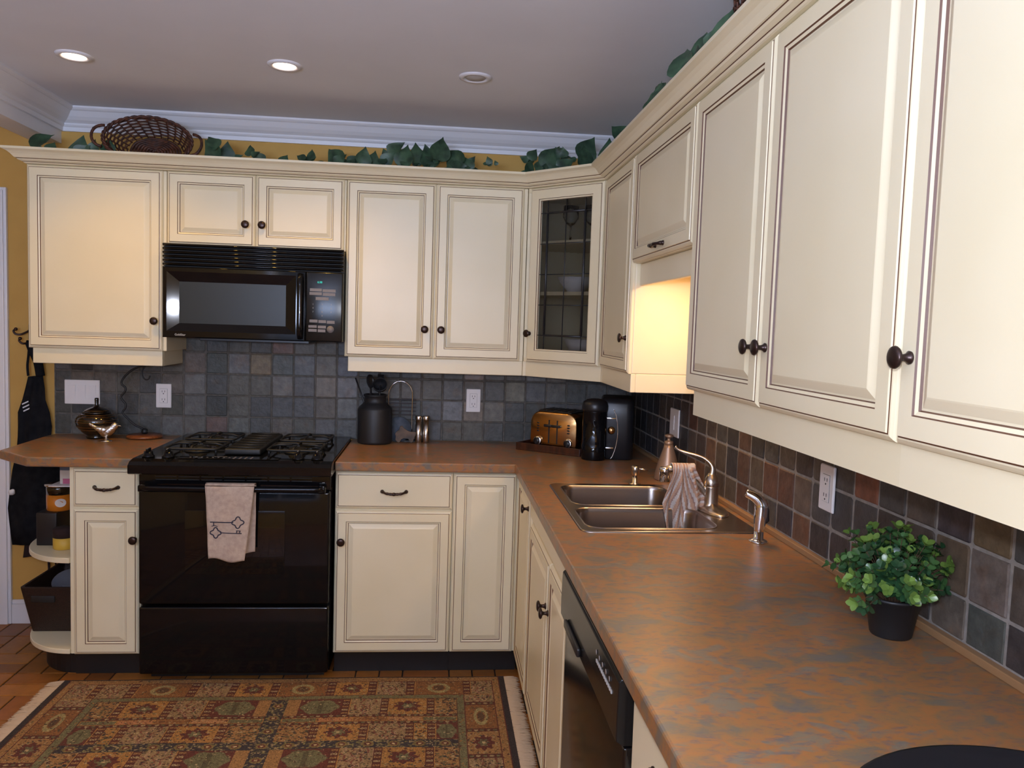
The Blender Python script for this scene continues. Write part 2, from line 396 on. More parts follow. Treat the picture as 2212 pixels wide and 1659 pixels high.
def slate_tile(mb, a, b, z0, z1, plane, c):
    g = .0030; h = random.uniform(.0060, .0082); r = random.choice((.0018, .003, .004, .006, .010))
    if b - a < .02 or z1 - z0 < .014: return
    out = rrect(a + g, b - g, z0 + g, z1 - g, min(r, (z1 - z0) / 2 - g - .001, (b - a) / 2 - g - .001), 3)
    ins = .003; cx = (a + b) / 2; cz = (z0 + z1) / 2
    def P(p, hh): return (p[0], -hh, p[1]) if plane == 'back' else (-hh, p[0], p[1])
    def shr(p, k): return (cx + (p[0] - cx) * k, cz + (p[1] - cz) * k)
    w = b - a - 2 * g; k = 1 - 2 * ins / w
    out = [(p[0] + random.uniform(-.0008, .0008), p[1] + random.uniform(-.0008, .0008)) for p in out]
    mb.loops([[P(p, .001) for p in out], [P(p, h - .002) for p in out], [P(shr(p, k), h) for p in out]], M['slate'], False, True, False, None, True, c)
bb = MB()
greys = [sr(84, 86, 88), sr(96, 98, 102), sr(74, 78, 82), sr(90, 88, 82), sr(82, 84, 92), sr(102, 100, 98), sr(70, 72, 70), sr(98, 90, 84)]
x_end = 0
def ztop_back(x):
    return 1.40
for i in range(0, 28):
    for j in range(5):
        a = -2.6883 + (i - 1) * t; b = a + t
        a = max(a, -2.761); b = min(b, -.002)
        z0 = .914 if j == 0 else 1.0107 + (j - 1) * t; z1 = 1.0107 + j * t
        z1 = min(z1, 1.40)
        c = spec_tiles.get((i - 1, j + 1 - 0) if False else (i - 1, j), None) or random.choice(greys)
        k = random.uniform(.95, 1.18); m_ = sum(c) / 3; c = tuple(min(1, (q * .62 + m_ * .38) * k * f * .80) for q, f in zip(c, (1.06, 1.04, .93)))
        slate_tile(bb, a, b, z0, z1, 'back', c)
bb.box(-2.763, 0, -.0050, -.0005, .9145, 1.402, M['grout_dark'])
rr_ = MB()
rusts = [sr(84, 62, 50), sr(66, 56, 52), sr(98, 66, 44), sr(60, 58, 58), sr(76, 66, 58), sr(92, 60, 44), sr(56, 50, 50), sr(86, 74, 60), sr(72, 70, 68)]
y0r = -1.3282
spec_r = {(-2, 1): sr(98, 72, 52), (0, 1): sr(60, 58, 60), (4, 0): sr(60, 54, 58), (8, 2): sr(122, 66, 36), (3, 1): sr(104, 68, 48), (12, 2): sr(104, 84, 56),
          (11, 2): sr(64, 54, 58), (12, 1): sr(96, 84, 76), (12, 0): sr(76, 80, 74), (9, 2): sr(70, 68, 66), (10, 2): sr(88, 76, 66), (11, 1): sr(92, 74, 54), (11, 0): sr(96, 86, 74), (5, 1): sr(96, 80, 66)}
for i in range(-14, 24):
    for j in range(5):
        b = y0r - i * t; a = b - t
        b = min(b, -.009); a = max(a, -3.6)
        if b - a < .02: continue
        z0 = .930 if j == 0 else 1.0107 + (j - 1) * t; z1 = min(1.0107 + j * t, 1.40)
        c = spec_r.get((i, j), None) or random.choice(rusts if i > -6 else [sr(70, 66, 68), sr(60, 58, 62), sr(78, 70, 66), sr(56, 54, 58)])
        k = random.uniform(.95, 1.2); m_ = sum(c) / 3; c = tuple((q * .75 + m_ * .25) * k for q in c)
        slate_tile(rr_, a, b, z0, z1, 'right', c)
rr_.box(-.0050, -.0005, -3.6, -.009, .9298, 1.402, M['grout'])
o = bb.build('tile_backsplash'); tag(o, 'grey tumbled slate tile backsplash on the back wall behind the stove', 'backsplash')
o = rr_.build('tile_backsplash'); tag(o, 'brown and rust slate tile backsplash on the right wall behind the sink', 'backsplash')

# ================================================================== CABINETRY
D = -.306           # door face plane
ZB, ZT = 1.329, 2.1055
TH = .020
def door_rings(mb, w, h, T, kind='raised', fw=.045):
    rings = [(0, 0, 'c'), (0, .009, 'c'), (.003, .0125, 'c'), (.0075, .0160, 'c'), (.0100, .0165, 'g'), (.0122, .0172, 'c'), (.0130, TH, 'c')]
    if kind == 'raised':
        rings += [(fw, TH, 'g'), (fw + .0019, .0172, 'c'), (fw + .0076, .0150, 'g'), (fw + .0096, .0112, 'c'), (fw + .013, .0114, 'c'), (fw + .0275, .0178, 'c'), (fw + .030, .0186, 'c')]
    def R(ins, hh): return [(ins, ins, hh), (w - ins, ins, hh), (w - ins, h - ins, hh), (ins, h - ins, hh)]
    if kind == 'glass':
        rings += [(fw, TH, 'g'), (fw + .0016, .0172, 'c'), (fw + .0075, .0150, 'g'), (fw + .009, .0112, 'c'), (fw + .0092, 0.0, 'c')]
    for i in range(len(rings) - 1):
        a, b = rings[i], rings[i + 1]
        m = M['cream'] if a[2] == 'c' else M['glaze']
        mb.loops([R(a[0], a[1]), R(b[0], b[1])], m, False, False, False, T)
    a = rings[-1]
    if kind != 'glass': mb.add([T @ Vector(p) for p in R(a[0], a[1])], [(0, 1, 2, 3)], M['cream'])
    if kind != 'glass': mb.add([T @ Vector(p) for p in R(0, 0)], [(3, 2, 1, 0)], M['cream'])
    else:
        f = fw + .0092; mb.loops([R(0, 0), R(f, 0)], M['cream'], False, False, False, T)
def knob(parent, T, u, v, h=TH, s=1.0):
    mb = MB(); K = T @ Matrix.Translation((u, v, h))
    prof = [(.0095, 0), (.0100, .0025), (.0070, .005), (.0052, .010), (.0052, .015), (.0085, .0185), (.0150, .0205), (.0170, .0235), (.0160, .0265), (.0115, .0290), (.0060, .0300), (.0005, .0302)]
    mb.lathe([(r * s, z * s) for r, z in prof], M['bronze'], K, 20); return mb.build('knob', parent)
def pull(parent, T, u, v, w=.096, h=TH):
    mb = MB(); pts = []; rad = []
    for i in range(25):
        s_ = i / 24; x = (s_ - .5) * w; d = .004 + .022 * min(1, math.sin(PI * s_) * 2.2); pts.append((u + x, v - .006 * math.sin(PI * s_), h + d))
        rad.append(.0048 + .0018 * math.exp(-((s_ - .5) / .06) ** 2) + .0012 * abs(math.sin(s_ * PI * 7)) * (1 if .2 < s_ < .8 else 0) + (.002 if i < 2 or i > 22 else 0))
    mb.tube(pts, rad, M['bronze'], 8, T=T)
    for e in (-1, 1): mb.lathe([(.008, 0), (.008, .003), (.005, .006), (.0045, .010)], M['bronze'], T @ Matrix.Translation((u + e * w / 2, v, h)), 12)
    return mb.build('handle', parent)
def add_door(parent, O, U, N, u0, u1, z0, z1, kind='raised', kn=None, pl=None, name='door', fw=.045, gap=.0015):
    T = frame((O[0], O[1], 0), U, N) @ Matrix.Translation((u0 + gap, z0, 0))
    w = u1 - u0 - 2 * gap; mb = MB(); door_rings(mb, w, z1 - z0, T, kind, fw); d = mb.build(name, parent)
    if kn: knob(d, T, kn[0] - u0 - gap, kn[1] - z0)
    if pl: pull(d, T, pl[0] - u0 - gap, pl[1] - z0, pl[2] if len(pl) > 2 else .096)
    return d, T
BO = (0, D + TH)            # door back plane on the back wall; u = x
BN = (0, -1, 0); BU = (1, 0, 0)
RO = (D + TH, 0); RN = (-1, 0, 0); RU = (0, -1, 0)      # on the right wall u = -y
GB = 'cream upper cabinets on the back wall'
def valance_box(mb, x0, x1, y0, y1, z0=1.262, z1=ZB + .01, th=.018): mb.box(x0, x1, y0, y1, z0, z1, M['cream'])
# --- cabinet left of the microwave
c = thing('upper_cabinet', 'tall cream upper cabinet at far left, above the switch plate and ceramic jar', 'cabinet', (-2.45, -.15, 1.262))
mb = MB(); mb.box(-2.733, -2.164, D + TH, -.0095, ZB, 2.106, M['cream']); mb.build('body', c, bevel=.0015)
mb = MB(); mb.box(-2.721, -2.181, -.288, -.270, 1.262, ZB, M['cream']); mb.box(-2.721, -2.703, -.27, -.0095, 1.262, ZB, M['cream']); mb.box(-2.199, -2.181, -.27, -.0095, 1.262, ZB, M['cream']); mb.build('light_rail', c, bevel=.003)
add_door(c, BO, BU, BN, -2.735, -2.1765, ZB, ZT, kn=(-2.205, 1.459))
# --- cabinet above the microwave
c = thing('upper_cabinet', 'short cream upper cabinet with two small doors above the microwave', 'cabinet', (-1.78, -.15, 1.79))
mb = MB(); mb.box(-2.162, -1.398, D + TH, -.002, 1.792, 2.106, M['cream']); mb.build('body', c, bevel=.0015)
add_door(c, BO, BU, BN, -2.160, -1.7865, 1.793, ZT, kn=(-1.824, 1.889)); add_door(c, BO, BU, BN, -1.7855, -1.404, 1.793, ZT, kn=(-1.754, 1.889))
# --- double door cabinet right of the microwave
c = thing('upper_cabinet', 'tall cream upper cabinet with two doors right of the microwave', 'cabinet', (-1.0, -.15, 1.262))
mb = MB(); mb.box(-1.396, -.592, D + TH, -.0095, ZB, 2.106, M['cream']); mb.build('body', c, bevel=.0015)
mb = MB(); mb.box(-1.380, -.593, -.288, -.270, 1.262, ZB, M['cream']); mb.box(-1.380, -1.362, -.27, -.0095, 1.262, ZB, M['cream']); mb.build('light_rail', c, bevel=.003)
add_door(c, BO, BU, BN, -1.396, -1.002, ZB, ZT, kn=(-1.041, 1.460)); add_door(c, BO, BU, BN, -1.000, -.608, ZB, ZT, kn=(-.968, 1.460))
# --- diagonal corner cabinet with leaded glass
A = Vector((-.590, D, 0)); B = Vector((D, -.597, 0)); DU = (B - A).normalized(); DN = Vector((DU.y, -DU.x, 0)) 
if DN.y > 0: DN = -DN
wd = (B - A).length
c = thing('corner_cabinet', 'cream diagonal corner cabinet with a leaded glass door', 'cabinet', (-.3, -.3, 1.262))
A2 = A - DN * TH; B2 = B - DN * TH
mb = MB()
poly = [(-.589, -.0095), (-.589, A2.y), (A2.x, A2.y), (B2.x, B2.y), (B2.x, -.596), (-.0095, -.596), (-.0095, -.0095)]
foot = [(-.589, -.0095), (-.589, -.29), (-.581, -.296), (-.296, -.581), (-.29, -.596), (-.0095, -.596), (-.0095, -.0095)]
mb.prism(foot, ZB, ZB + .018, M['cream']); mb.prism(foot, 2.088, 2.106, M['cream'])
mb.box(-.589, -.571, -.288, -.0095, ZB + .018, 2.088, M['cream']); mb.box(-.288, -.0095, -.596, -.578, ZB + .018, 2.088, M['cream'])
mb.box(-.571, -.0095, -.0275, -.0095, ZB + .018, 2.088, M['cream']); mb.box(-.0275, -.0095, -.578, -.0275, ZB + .018, 2.088, M['cream'])
mb.build('body', c)
inner = [(-.569, -.03), (-.569, -.285), (-.285, -.569), (-.03, -.569), (-.03, -.03)]
for z in (1.63, 1.855):
    mb = MB(); mb.prism([(x * .995, y * .995) for x, y in inner], z, z + .016, M['cream']); mb.build('shelf', c)
mb = MB(); mb.prism([(-.592, -.288), (-.578, -.288), (-.288, -.578), (-.288, -.598), (-.270, -.598), (-.270, -.5705), (-.5705, -.270), (-.592, -.270)], 1.262, ZB, M['cream']); mb.build('light_rail', c, bevel=.0015)
mb = MB(); Td = frame((A2.x, A2.y, ZB), DU, DN) @ Matrix.Translation((.006, 0, 0)); w_ = wd - .012; h_ = ZT - ZB
door_rings(mb, w_, h_, Td, 'glass', .052); dr = mb.build('door', c)
knob(dr, Td, .022, 1.457 - ZB)
mb = MB(); f = .060; mb.box(f, w_ - f, f, h_ - f, .004, .007, M['glass'], Td); mb.build('glass_pane', dr)
mb = MB(); came = M['black_satin']; gx0, gx1, gz0, gz1 = f, w_ - f, f, h_ - f
bx0, bx1, bz0, bz1 = gx0 + .036, gx1 - .036, gz0 + .062, gz1 - .055
def bar(a, b, r): mb.tube([(a[0], a[1], .0085), (b[0], b[1], .0085)], r, came, 6, T=Td)
for a, b in (((bx0, bz0), (bx1, bz0)), ((bx0, bz1), (bx1, bz1)), ((bx0, bz0), (bx0, bz1)), ((bx1, bz0), (bx1, bz1))): bar(a, b, .0052)
bar(((gx0 + gx1) / 2, gz0), ((gx0 + gx1) / 2, gz1), .0022)
for x in (bx0, bx1): bar((x, gz0), (x, bz0), .0022); bar((x, bz1), (x, gz1), .0022)
for k in range(0, 5):
    z = bz0 + (bz1 - bz0) * k / 4 if k else bz0
    for a, b in ((gx0, bx0), (bx1, gx1)): bar((a, z), (b, z), .0022)
    if 0 < k: bar((bx0, z), (bx1, z), .0022)
mb.build('lead_came', dr)
# glassware behind the panes
def goblet(x, y, z, label, k=1.0):
    mb = MB(); mb.lathe([(.030 * k, 0), (.030 * k, .002), (.004, .006), (.0035, .07 * k), (.02 * k, .082 * k), (.036 * k, .11 * k), (.034 * k, .16 * k), (.033 * k, .16 * k), (.034 * k, .112 * k), (.018 * k, .085 * k), (.0005, .080 * k)], M['clear_glass'], Matrix.Translation((x, y, z)), 18)
    tag(mb.build('wine_glass'), label, 'glass')
goblet(-.40, -.33, 1.8712, 'stemmed glass on the top shelf behind the leaded door, left one')
goblet(-.31, -.37, 1.8712, 'stemmed glass on the top shelf behind the leaded door, right one')
def bowl(x, y, z, r, h, label):
    mb = MB(); mb.lathe([(r * .4, 0), (r * .42, .004), (r * .75, h * .45), (r, h), (r * .96, h), (r * .7, h * .48), (.001, .008)], M['plastic_white'], Matrix.Translation((x, y, z)), 24); tag(mb.build('bowl'), label, 'bowl')
bowl(-.36, -.30, 1.6462, .085, .07, 'white bowl on the middle shelf of the leaded glass cabinet')
bowl(-.33, -.33, ZB + .0182, .08, .09, 'white bowl on the bottom of the leaded glass cabinet')

# --- narrow cabinet between corner and sink window bay
c = thing('upper_cabinet', 'narrow cream upper cabinet between the glass corner cabinet and the sink bay', 'cabinet', (-.15, -.85, 1.262))
mb = MB(); mb.box(D + TH, -.0095, -1.098, -.598, ZB, 2.106, M['cream']); mb.build('body', c, bevel=.004)
mb = MB(); mb.box(-.288, -.270, -1.098, -.600, 1.262, ZB, M['cream']); mb.box(-.27, -.0095, -1.098, -1.080, 1.262, ZB, M['cream']); mb.build('light_rail', c, bevel=.002)
add_door(c, RO, RU, RN, .612, 1.098, ZB, ZT, kn=(1.072, 1.457))
# --- small cabinet over the sink
c = thing('upper_cabinet', 'short cream cabinet with one flap door above the sink', 'cabinet', (-.15, -1.43, 1.65))
mb = MB(); mb.box(D + TH, -.002, -1.768, -1.100, 1.722, 2.106, M['cream']); mb.build('body', c, bevel=.0015)
mb = MB(); mb.box(-.27, -.252, -1.767, -1.1005, 1.645, 1.7215, M['cream']); mb.build('light_rail', c, bevel=.003)
add_door(c, RO, RU, RN, 1.100, 1.768, 1.724, ZT, pl=(1.462, 1.754, .085))
lamp = thing('sink_lamp', 'under cabinet lamp fixture above the sink', 'lamp', (-.15, -1.43, 1.70))
mb = MB(); mb.rbox(-.21, -.09, -1.63, -1.23, 1.700, 1.7215, M['white'], .004); mb.build('housing', lamp)
# --- big double cabinet on the right
c = thing('upper_cabinet', 'large cream upper cabinet with two doors right of the sink', 'cabinet', (-.15, -2.27, 1.262))
mb = MB(); mb.box(D + TH, -.0095, -2.767, -1.770, ZB, 2.106, M['cream']); mb.build('body', c, bevel=.0015)
mb = MB(); mb.box(-.288, -.270, -2.770, -1.806, 1.262, ZB, M['cream']); mb.box(-.27, -.0095, -1.824, -1.806, 1.262, ZB, M['cream']); mb.build('light_rail', c)
add_door(c, RO, RU, RN, 1.772, 2.2635, ZB, ZT, kn=(2.236, 1.457)); add_door(c, RO, RU, RN, 2.2645, 2.7695, ZB, ZT, kn=(2.300, 1.457))
c = thing('upper_cabinet', 'cream upper cabinet nearest the camera, cut by the right edge', 'cabinet', (-.15, -3.2, 1.262))
mb = MB(); mb.box(D + TH, -.0095, -3.600, -2.7705, ZB, 2.106, M['cream']); mb.build('body', c, bevel=.0015)
mb = MB(); mb.box(-.288, -.270, -3.6, -2.7701, 1.262, ZB, M['cream']); mb.build('light_rail', c)
add_door(c, RO, RU, RN, 2.772, 3.275, ZB, ZT, kn=(2.806, 1.457)); add_door(c, RO, RU, RN, 3.277, 3.6, ZB, ZT, kn=(3.31, 1.457))
# --- crown on top of the cabinets
CP = [(-.001, 2.1065), (.003, 2.1085), (.006, 2.112), (.008, 2.1135), (.012, 2.1145), (.020, 2.118), (.024, 2.1225), (.026, 2.1245), (.030, 2.1255), (.034, 2.130), (.041, 2.139), (.050, 2.147), (.060, 2.152), (.066, 2.1545), (.066, 2.164), (.050, 2.164), (-.012, 2.128), (-.018, 2.1068)]
cm = [None, None, M['glaze'], None, None, None, M['glaze']]
mb = MB(); 
sweep(mb, [(-2.735, -.0005), (-2.735, D), (A.x, D), (D, B.y), (D, -3.6)], CP, M['cream'], [(-1, 0), (0, -1), (DN.x, DN.y), (-1, 0)], cm)
o = mb.build('cabinet_crown_molding'); tag(o, 'cream crown molding with brown glaze lines along the tops of all upper cabinets', 'molding')

# ================================================================== BASE CABINETS
BD = -.63
# left base
c = thing('base_cabinet', 'narrow cream base cabinet with drawer and door left of the stove', 'cabinet', (-2.3, -.3, 0))
mb = MB(); mb.box(-2.431, -2.158, BD + TH, -.001, .103, .8755, M['cream']); mb.build('body', c, bevel=.0015)
LO = (0, BD + TH)
add_door(c, LO, BU, BN, -2.414, -2.160, .712, .866, 'slab', pl=(-2.282, .793, .09), name='drawer')
add_door(c, LO, BU, BN, -2.414, -2.160, .105, .703, kn=(-2.1745, .583))
mb = MB(); mb.box(-2.431, -2.158, -.565, -.545, .0005, .103, M['toe']); mb.build('toe_kick', c)
# curved end shelves
def endpoly(d=0, n=14):
    P = [(-2.4315, -.001), (-2.4315, -.618 + d)]
    for i in range(1, n + 1):
        a = PI / 2 * i / n; P.append((-2.4315 - (.266 - d) * math.sin(a), -.30 - (.318 - d) * math.cos(a)))
    P.append((-2.6975 + d, -.016)); P.append((-2.4315, -.016)); return P[1:]
c = thing('end_shelf_unit', 'cream open end shelf unit with curved shelves at the left end', 'shelf', (-2.55, -.3, 0))
mb = MB(); mb.prism(endpoly(), .104, .124, M['cream']); mb.build('shelf', c, bevel=.003)
mb = MB(); mb.prism(endpoly(), .478, .500, M['cream']); mb.build('shelf', c, bevel=.003)
mb = MB(); mb.prism(endpoly(.06), .0005, .104, M['toe']); mb.build('toe_kick', c)
# right of the stove
c = thing('base_cabinet', 'cream base cabinet with drawer over door right of the stove', 'cabinet', (-1.14, -.3, 0))
mb = MB(); mb.box(-1.3850, -.902, BD + TH, -.001, .103, .8755, M['cream']); mb.build('body', c, bevel=.0015)
add_door(c, LO, BU, BN, -1.3845, -.903, .716, .868, 'slab', pl=(-1.144, .790, .098), name='drawer')
d, T_ = add_door(c, LO, BU, BN, -1.3845, -.903, .105, .708, kn=(-1.356, .581))
mb = MB(); mb.box(-1.385, -.902, -.565, -.545, .0005, .103, M['toe']); mb.build('toe_kick', c)
c = thing('base_cabinet', 'cream base cabinet with one tall narrow door in the corner, back run', 'cabinet', (-.76, -.3, 0))
mb = MB(); mb.box(-.901, -.612, BD + TH, -.001, .103, .8755, M['cream']); mb.build('body', c, bevel=.0015)
add_door(c, LO, BU, BN, -.900, -.634, .105, .868)
mb = MB(); mb.box(-.901, -.612, -.565, -.545, .0005, .103, M['toe']); mb.build('toe_kick', c)
# right run
QO = (BD + TH, 0)
c = thing('base_cabinet', 'very narrow cream base cabinet with one door in the corner, sink run', 'cabinet', (-.3, -.85, 0))
mb = MB(); mb.box(BD + TH, -.001, -1.053, -.612, .103, .8755, M['cream']); mb.build('body', c, bevel=.0015)
add_door(c, QO, RU, RN, .640, 1.053, .105, .866, kn=(1.012, .813), fw=.04)
mb = MB(); mb.box(-.565, -.545, -1.053, -.63, .0005, .103, M['toe']); mb.build('toe_kick', c)
c = thing('sink_cabinet', 'cream sink base cabinet with false drawer front and two doors', 'cabinet', (-.3, -1.5, 0))
mb = MB(); mb.box(BD + TH, -.585, -1.932, -1.055, .103, .8755, M['cream'])
for b in ((-.585, -.001, -1.073, -1.055), (-.585, -.001, -1.932, -1.914)): mb.box(b[0], b[1], b[2], b[3], .103, .8755, M['cream'])
mb.box(-.585, -.001, -1.914, -1.073, .103, .12, M['cream']); mb.build('body', c, bevel=.0015)
add_door(c, QO, RU, RN, 1.060, 1.930, .788, .868, 'slab', name='false_drawer_front')
add_door(c, QO, RU, RN, 1.060, 1.556, .105, .772, kn=(1.532, .632)); add_door(c, QO, RU, RN, 1.558, 1.930, .105, .772, kn=(1.583, .628))
mb = MB(); mb.box(-.565, -.545, -1.932, -1.055, .0005, .103, M['toe']); mb.build('toe_kick', c)
c = thing('base_cabinet', 'cream base cabinet with drawers right of the dishwasher, cut by the bottom edge', 'cabinet', (-.3, -2.95, 0))
mb = MB(); mb.box(BD + TH, -.001, -3.60, -2.572, .103, .8755, M['cream']); mb.build('body', c, bevel=.0015)
add_door(c, QO, RU, RN, 2.580, 3.06, .715, .868, 'slab', pl=(2.775, .800, .096), name='drawer')
add_door(c, QO, RU, RN, 3.062, 3.60, .715, .868, 'slab', pl=(3.33, .800, .096), name='drawer')
add_door(c, QO, RU, RN, 2.580, 3.06, .105, .708, kn=(3.03, .60)); add_door(c, QO, RU, RN, 3.062, 3.60, .105, .708, kn=(3.09, .60))
mb = MB(); mb.box(-.565, -.545, -3.6, -2.572, .0005, .103, M['toe']); mb.build('toe_kick', c)

# ================================================================== COUNTERTOPS
def grid_prism(mb, xs, ys, keep, z0, z1, m):
    idx = {}; vs = []; fs = []
    def V(i, j, k):
        if (i, j, k) not in idx: idx[(i, j, k)] = len(vs); vs.append((xs[i], ys[j], (z0, z1)[k]))
        return idx[(i, j, k)]
    K = lambda i, j: 0 <= i < len(xs) - 1 and 0 <= j < len(ys) - 1 and keep((xs[i] + xs[i + 1]) / 2, (ys[j] + ys[j + 1]) / 2)
    for i in range(len(xs) - 1):
        for j in range(len(ys) - 1):
            if not K(i, j): continue
            fs.append((V(i, j, 1), V(i + 1, j, 1), V(i + 1, j + 1, 1), V(i, j + 1, 1)))
            fs.append((V(i, j + 1, 0), V(i + 1, j + 1, 0), V(i + 1, j, 0), V(i, j, 0)))
            if not K(i - 1, j): fs.append((V(i, j, 0), V(i, j, 1), V(i, j + 1, 1), V(i, j + 1, 0)))
            if not K(i + 1, j): fs.append((V(i + 1, j, 0), V(i + 1, j + 1, 0), V(i + 1, j + 1, 1), V(i + 1, j, 1)))
            if not K(i, j - 1): fs.append((V(i, j, 0), V(i + 1, j, 0), V(i + 1, j, 1), V(i, j, 1)))
            if not K(i, j + 1): fs.append((V(i, j + 1, 0), V(i, j + 1, 1), V(i + 1, j + 1, 1), V(i + 1, j + 1, 0)))
    mb.add(vs, fs, m)
xs = [-1.3845, -.648, -.553, -.052, -.001]; ys = [-3.6, -1.719, -1.062, -.648, -.001]
def keep(x, y):
    if x < -.648 and y < -.648: return False
    if -.553 < x < -.052 and -1.719 < y < -1.062: return False
    return True
c = thing('countertop', 'L-shaped rust and grey laminate countertop running around the corner past the sink', 'countertop', (-.7, -.35, .876))
mb = MB(); grid_prism(mb, xs, ys, keep, .8760, .914, M['counter']); mb.build('worktop', c, bevel=.005)
mb = MB(); mb.box(-.020, -.0005, -3.6, -.012, .9142, .9295, M['caulk']); mb.build('edge_strip', c, bevel=.002)
mb = MB(); mb.prism([(-2.158, -.001), (-2.158, -.655), (-2.575, -.655), (-2.752, -.500), (-2.768, -.10), (-2.762, -.001)], .8760, .914, M['counter'])
o = mb.build('countertop', bevel=.005); tag(o, 'short laminate countertop with clipped corner left of the stove', 'countertop')

# ================================================================== SINK
c = thing('kitchen_sink', 'stainless steel double bowl sink set in the countertop', 'sink', (-.3, -1.39, .914))
b1 = rrect(-.535, -.150, -1.405, -1.083, .055, 6); b2 = rrect(-.545, -.145, -1.700, -1.437, .055, 6); outer = rrect(-.562, -.045, -1.727, -1.052, .03, 6)
def offs(loop, d):
    cx = sum(p[0] for p in loop) / len(loop); cy = sum(p[1] for p in loop) / len(loop); n = len(loop); out = []
    for i, p in enumerate(loop):
        a = loop[i - 1]; b = loop[(i + 1) % n]; tx, ty = b[0] - a[0], b[1] - a[1]; L = math.hypot(tx, ty) or 1
        nx, ny = ty / L, -tx / L
        if nx * (p[0] - cx) + ny * (p[1] - cy) < 0: nx, ny = -nx, -ny
        out.append((p[0] - nx * d, p[1] - ny * d))
    return out
bm = bmesh.new(); eds = []
for Lp in (outer, b1, b2):
    vv = [bm.verts.new((x, y, .9185)) for x, y in Lp]; eds += [bm.edges.new((vv[i], vv[(i + 1) % len(vv)])) for i in range(len(vv))]
bmesh.ops.triangle_fill(bm, use_beauty=True, edges=eds); bm.verts.ensure_lookup_table(); bm.verts.index_update()
mb = MB(); mb.add([v.co[:] for v in bm.verts], [[v.index for v in f_.verts] for f_ in bm.faces], M['sink_steel']); bm.free()
mb.loops([[(x, y, .9185) for x, y in outer], [(x, y, .9170) for x, y in offs(outer, -.003)], [(x, y, .9142) for x, y in offs(outer, -.004)]], M['sink_steel'], smooth=True)
mb.build('rim', c)
for bl in (b1, b2):
    mb = MB(); LL = []
    for d, z in ((0, .9185), (.0015, .9205), (.004, .9205), (.007, .917), (.010, .905), (.014, .80), (.018, .760), (.030, .742), (.052, .736), (.09, .734)):
        LL.append([(x, y, z) for x, y in offs(bl, d)])
    mb.loops(LL, M['sink_steel'], False, True, True); mb.build('bowl', c)
    cx = sum(p[0] for p in bl) / len(bl); cy = sum(p[1] for p in bl) / len(bl)
    mb = MB(); mb.lathe([(.042, 0), (.042, .003), (.034, .003), (.030, .0005), (.001, .0005)], M['chrome'], Matrix.Translation((cx, cy, .7345)), 20); mb.build('drain', c)
# faucet
c = thing('faucet', 'brushed nickel single lever faucet on the sink deck', 'faucet', (-.09, -1.42, .9187))
F0 = Vector((-.094, -1.44, .9187)); TF = Matrix.Translation(F0)
mb = MB(); TE = TF @ Matrix.Diagonal((.65, 1.0, 1.0, 1.0)); mb.lathe([(.130, 0), (.130, .003), (.122, .007), (.085, .010), (.040, .015), (.030, .022)], M['nickel'], TF @ Matrix.Diagonal((.34, .92, 1.0, 1.0)), 36); mb.build('deck_plate', c)
mb = MB(); mb.lathe([(.0285, .008), (.0262, .014), (.0245, .022), (.0240, .072), (.0246, .076)], M['nickel'], TF, 28)
mb.lathe([(.0238, .0765), (.0248, .080), (.0240, .092), (.0195, .104), (.0135, .112), (.010, .118)], M['nickel'], TF, 28); mb.build('body', c)
mb = MB(); lp = [F0 + Vector(p) for p in ((0, 0, .108), (.002, 0, .133), (-.006, .004, .149), (-.024, .010, .163), (-.046, .018, .171), (-.075, .028, .177), (-.098, .036, .184), (-.112, .040, .195))]
def smoothpath(P, n=6):
    out = []
    for i in range(len(P) - 1):
        a = P[max(i - 1, 0)]; b = P[i]; c_ = P[i + 1]; d = P[min(i + 2, len(P) - 1)]
        for k in range(n):
            t_ = k / n; out.append(0.5 * ((2 * b) + (c_ - a) * t_ + (2 * a - 5 * b + 4 * c_ - d) * t_ ** 2 + (3 * b - a - 3 * c_ + d) * t_ ** 3))
    out.append(P[-1]); return out
sp = smoothpath(lp); mb.tube(sp, [.013 - .009 * min(1, i / (len(sp) * .45)) for i in range(len(sp))], M['nickel'], 10); mb.build('lever', c)
mb = MB(); sp = smoothpath([F0 + Vector(p) for p in ((-.012, 0, .046), (-.05, .004, .086), (-.095, .010, .116), (-.130, .014, .125), (-.150, .016, .118))])
mb.tube(sp, .0135, M['nickel'], 12); e = F0 + Vector((-.150, .016, .118)); mb.lathe([(.0165, -.032), (.0165, -.004), (.0175, -.002), (.0175, .008), (.014, .013), (.001, .014)], M['chrome'], Matrix.Translation(e), 20); mb.build('spout', c)
# sprayer
c = thing('side_sprayer', 'chrome side sprayer standing right of the sink', 'sprayer', (-.087, -1.812, .9142))
P = Vector((-.087, -1.812, .9142)); T_ = Matrix.Translation(P)
mb = MB(); mb.lathe([(.026, 0), (.026, .003), (.020, .007), (.013, .010), (.0125, .032), (.001, .033)], M['chrome'], T_, 22); mb.build('base', c)
mb = MB(); sp = smoothpath([P + Vector(p) for p in ((0, 0, .030), (.001, 0, .055), (.003, 0, .080), (.002, 0, .104), (-.012, .004, .122), (-.038, .012, .134))])
mb.tube(sp, [.013 + .006 * min(1, i / 10) - (.0085 * max(0, (i - 17) / 13)) for i in range(len(sp))], M['chrome'], 14); mb.build('head', c)
mb = MB(); mb.tube([P + Vector(p) for p in ((.012, 0, .118), (.020, -.001, .090), (.022, -.001, .060), (.018, 0, .052))], [.004, .0055, .0055, .003], M['black_satin'], 8); mb.build('trigger', c)
